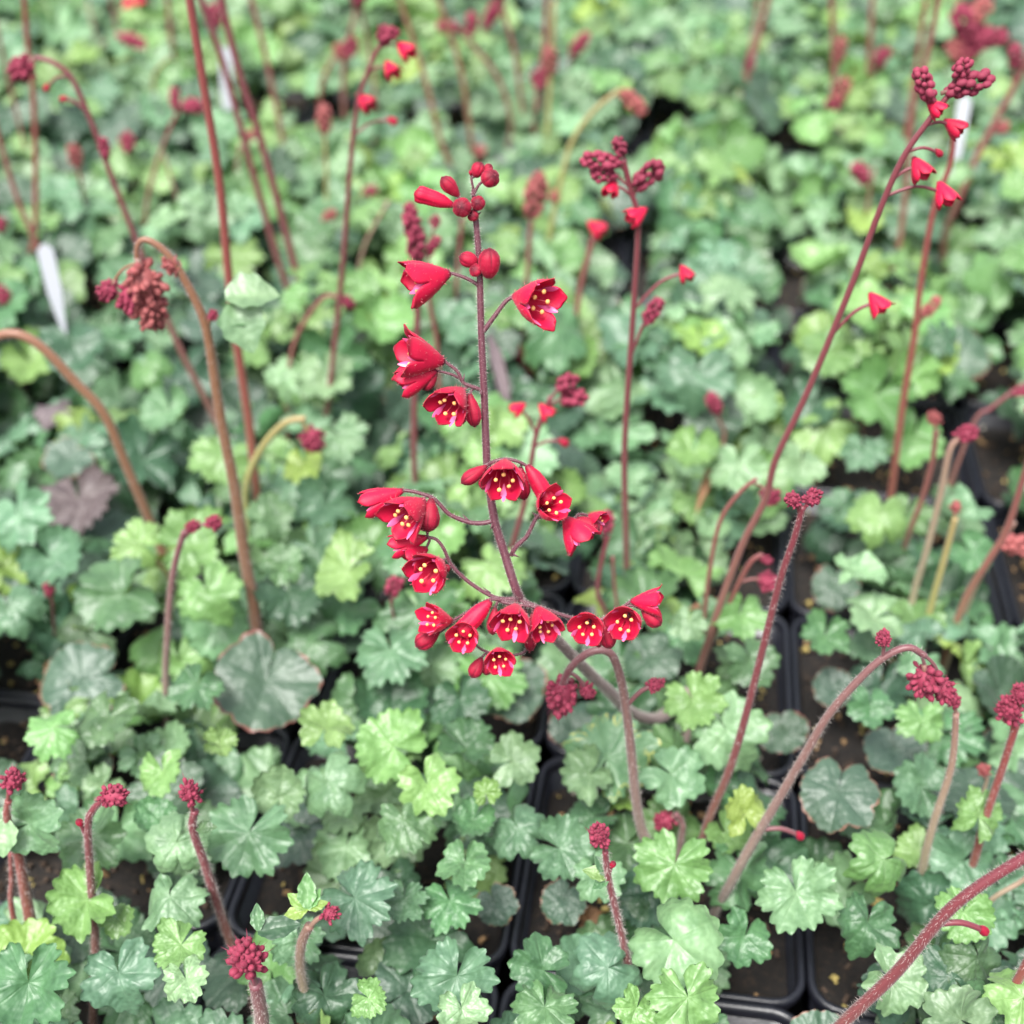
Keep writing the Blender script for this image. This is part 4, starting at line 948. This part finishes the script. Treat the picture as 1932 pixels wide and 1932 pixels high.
# ------------------------------------------------------------------ bracts and withered bits
def put_bract(px, py, z, az, up, lpx, kind, wide=False, near_cell=None, strip=False, Y=None):
    p = at_y(px, py, Y) if Y else at_z(px, py, z); a = R(az)
    d = (Vector((math.cos(a), math.sin(a) * .9, 0)) + Vector((0, 0, up))).normalized(); cell = near_cell or nearest(p); pl = plant(cell)
    n = (Vector((0, -.45, 1)) - d * Vector((0, -.45, 1)).dot(d)).normalized(); x = d.cross(n); s = lpx * mpp(p)
    me = STRIP[kind] if strip else (BRACT_W if wide else BRACT)[kind]
    obj('withered_leaf' if strip else 'bract', me, pl, basis(p - pl.location, x * s, d * s, n * s))
Yh = lambda x, y, z: at_z(x, y, z).y
y5 = Yh(592, 1910, .028); c5 = nearest(at_z(592, 1910, .028))
for az, up, l, k in ((150, .5, 48, 'yellow'), (95, .9, 66, 'lime'), (60, .5, 44, 'lime'), (200, -.1, 50, 'yellow'), (20, .2, 40, 'yellow')): put_bract(580, 1715, 0, az, up, l, k, False, c5, Y=y5)
y4 = Yh(502, 1990, .03); c4 = nearest(at_z(502, 1990, .03))
put_bract(486, 1758, 0, 10, .15, 80, 'dark', False, c4, Y=y4); put_bract(488, 1756, 0, 100, .9, 50, 'mid', False, c4, Y=y4)
y3 = Yh(430, 1762, .028); c3 = nearest(at_z(430, 1762, .028)); put_bract(370, 1562, 0, 340, .5, 46, 'mid', False, c3, Y=y3)
y1 = Yh(485, 1192, .028); c1 = nearest(at_z(485, 1192, .028)); put_bract(425, 560, 0, 10, .1, 100, 'pale', True, c1, Y=y1); put_bract(440, 570, 0, 300, -.9, 100, 'pale', True, c1, Y=y1); put_bract(415, 596, 0, 330, .1, 60, 'mid', True, c1, Y=y1)
y6 = Yh(1199, 1890, .028); c6 = nearest(at_z(1199, 1890, .028))
for az, up, l, k in ((170, .3, 52, 'lime'), (200, -.5, 40, 'mid'), (130, .8, 46, 'mid')): put_bract(1150, 1655, 0, az, up, l, k, False, c6, Y=y6)
put_bract(10, 1545, 0, 270, -.6, 70, 'pale', True, nearest(at_z(56, 1730, .028)), Y=Yh(56, 1730, .028))
put_bract(1348, 868, .045, 250, -.3, 115, 'brown', strip=True); put_bract(922, 632, .07, 285, -.5, 175, 'dead', strip=True); put_bract(1255, 640, .05, 285, -.4, 90, 'dead', strip=True)
put_bract(70, 1290, .004, 60, .3, 170, 'brown', strip=True); put_bract(770, 1885, .008, 320, .1, 90, 'brown', strip=True); put_bract(395, 870, .01, 10, .2, 90, 'brown', strip=True); put_bract(1300, 1150, .02, 20, .2, 80, 'brown', strip=True)

# ------------------------------------------------------------------ white plant labels
def tag_label(top, bot, wpx, label, yaw=0.0):
    b = at_z(*bot, .055); t = at_y(*top, b.y + .012); d = t - b; L = d.length; z = d / L
    x = Vector((math.cos(yaw), math.sin(yaw), 0)); x = (x - z * x.dot(z)).normalized(); y = z.cross(x); hw = wpx / 2 * mpp(b); th = .00035
    prof = [(-hw, L - .003), (-hw + .003, L), (hw - .003, L), (hw, L - .003), (hw * .9, .010), (hw * .2, -.012), (-hw * .2, -.012), (-hw * .9, .010)]
    vs = [x * u + z * v + y * (th * s) + y * (.12 * (u * u) / .02) for s in (-1, 1) for u, v in prof]; n = len(prof)
    fs = [tuple(range(n))[::-1], tuple(range(n, 2 * n))] + [(k, (k + 1) % n, n + (k + 1) % n, n + k) for k in range(n)]
    mb = MB(); mb.add(vs, fs); o = obj('plant_label', mb.mesh('plant_label', [M_TAG], smooth=False)); o.location = b
    o['label'] = label; o['category'] = 'plant label'
tag_label((82, 460), (112, 588), 30, 'leaning white plastic plant label behind the orange arching stem', .5)
tag_label((424, 88), (430, 208), 24, 'narrow upright white plastic plant label behind the tall dark red stems', .3)
tag_label((1822, 180), (1800, 312), 24, 'narrow white plastic plant label behind the red-flowered leaning stem', -.3)

# ------------------------------------------------------------------ labels of the plants and their pots
NUM = {0: 'no', 1: 'one', 2: 'two', 3: 'three', 4: 'four', 5: 'five'}
TN = {'mid': 'mid green', 'lime': 'yellow-green', 'blue': 'blue-green', 'pale': 'pale green'}
CW = {'red': 'dark red', 'rust': 'rust-red', 'brown': 'brown', 'orange': 'orange-brown', 'yellow': 'yellowish', 'pale': 'pale', 'grey': 'greyish', 'main': 'maroon'}
def stem_words(d):
    mat, wpx, n, hk, pts = d
    arch = n >= 4 and pts[-1][1] > min(q[1] for q in pts) + 6 and pts[0][1] > pts[-1][1]
    w = ('arching ' if arch else 'leaning ' if abs(pts[-1][0] - pts[0][0]) > .45 * abs(pts[0][1] - pts[-1][1]) else '') + CW[mat] + ' stem'
    return w + (' of red bells' if 'f' in hk else ' of coral buds' if hk and all(k == 'k' for k in hk) else ' of bud heads' if len(hk) > 1 else ' with bud head' if hk else ' without buds')
used = {}
for cell, o in PLANT.items():
    inf = INFO[cell]; t = TN[inf.get('tone', 'mid')]; ds = sorted(inf.get('desc', []), key=lambda d: -d[1] * d[2]); ks = inf.get('kinds', [])
    if inf.get('main'): core = 'sharp maroon spike of open crimson bells'
    elif ds:
        core = stem_words(ds[0])
        if len(ds) > 1: core += f' and {NUM.get(len(ds) - 1, "many")} more'
    elif 'dead' in ks: core = 'withered purple-grey leaf and no stem'
    elif 'old' in ks: core = 'brown-edged round leaf and no stem'
    elif 'yellow' in ks: core = 'small yellow young leaf and no stem'
    else: core = 'no flower stem'
    inf['core'] = core; inf['t'] = t; used.setdefault((t, core), []).append(cell)
final = {}
for (t, core), cells in used.items():
    for cell in cells:
        pl_l, pot_l = f'{t} coral bells plant with {core}', f'black pot of {t} plant with {core}'
        if len(pot_l.split()) > 16: pot_l = pot_l.split(' and ')[0]
        if len(cells) > 1:                           # told apart by a neighbour that is one of a kind
            for dx, dy, wd in ((-1, 0, 'beside'), (1, 0, 'beside'), (0, 1, 'in front of'), (0, -1, 'behind')):
                q = INFO.get((cell[0] + dx, cell[1] + dy))
                if q and len(used[(q['t'], q['core'])]) == 1 and core == 'no flower stem':
                    l1 = f"stemless {t} plant {wd} the one with {q['core']}"
                    if len(l1.split()) <= 13: pl_l, pot_l = l1, f"black pot of {l1}"; break
        final.setdefault(pl_l, []).append((PLANT[cell], 'plants: '));
        if cell in POTS: final.setdefault(pot_l, []).append((POTS[cell], 'pots: '))
for l, os_ in final.items():
    for o, g in os_:
        o['label'] = l
        if len(os_) > 1: o['group'] = l
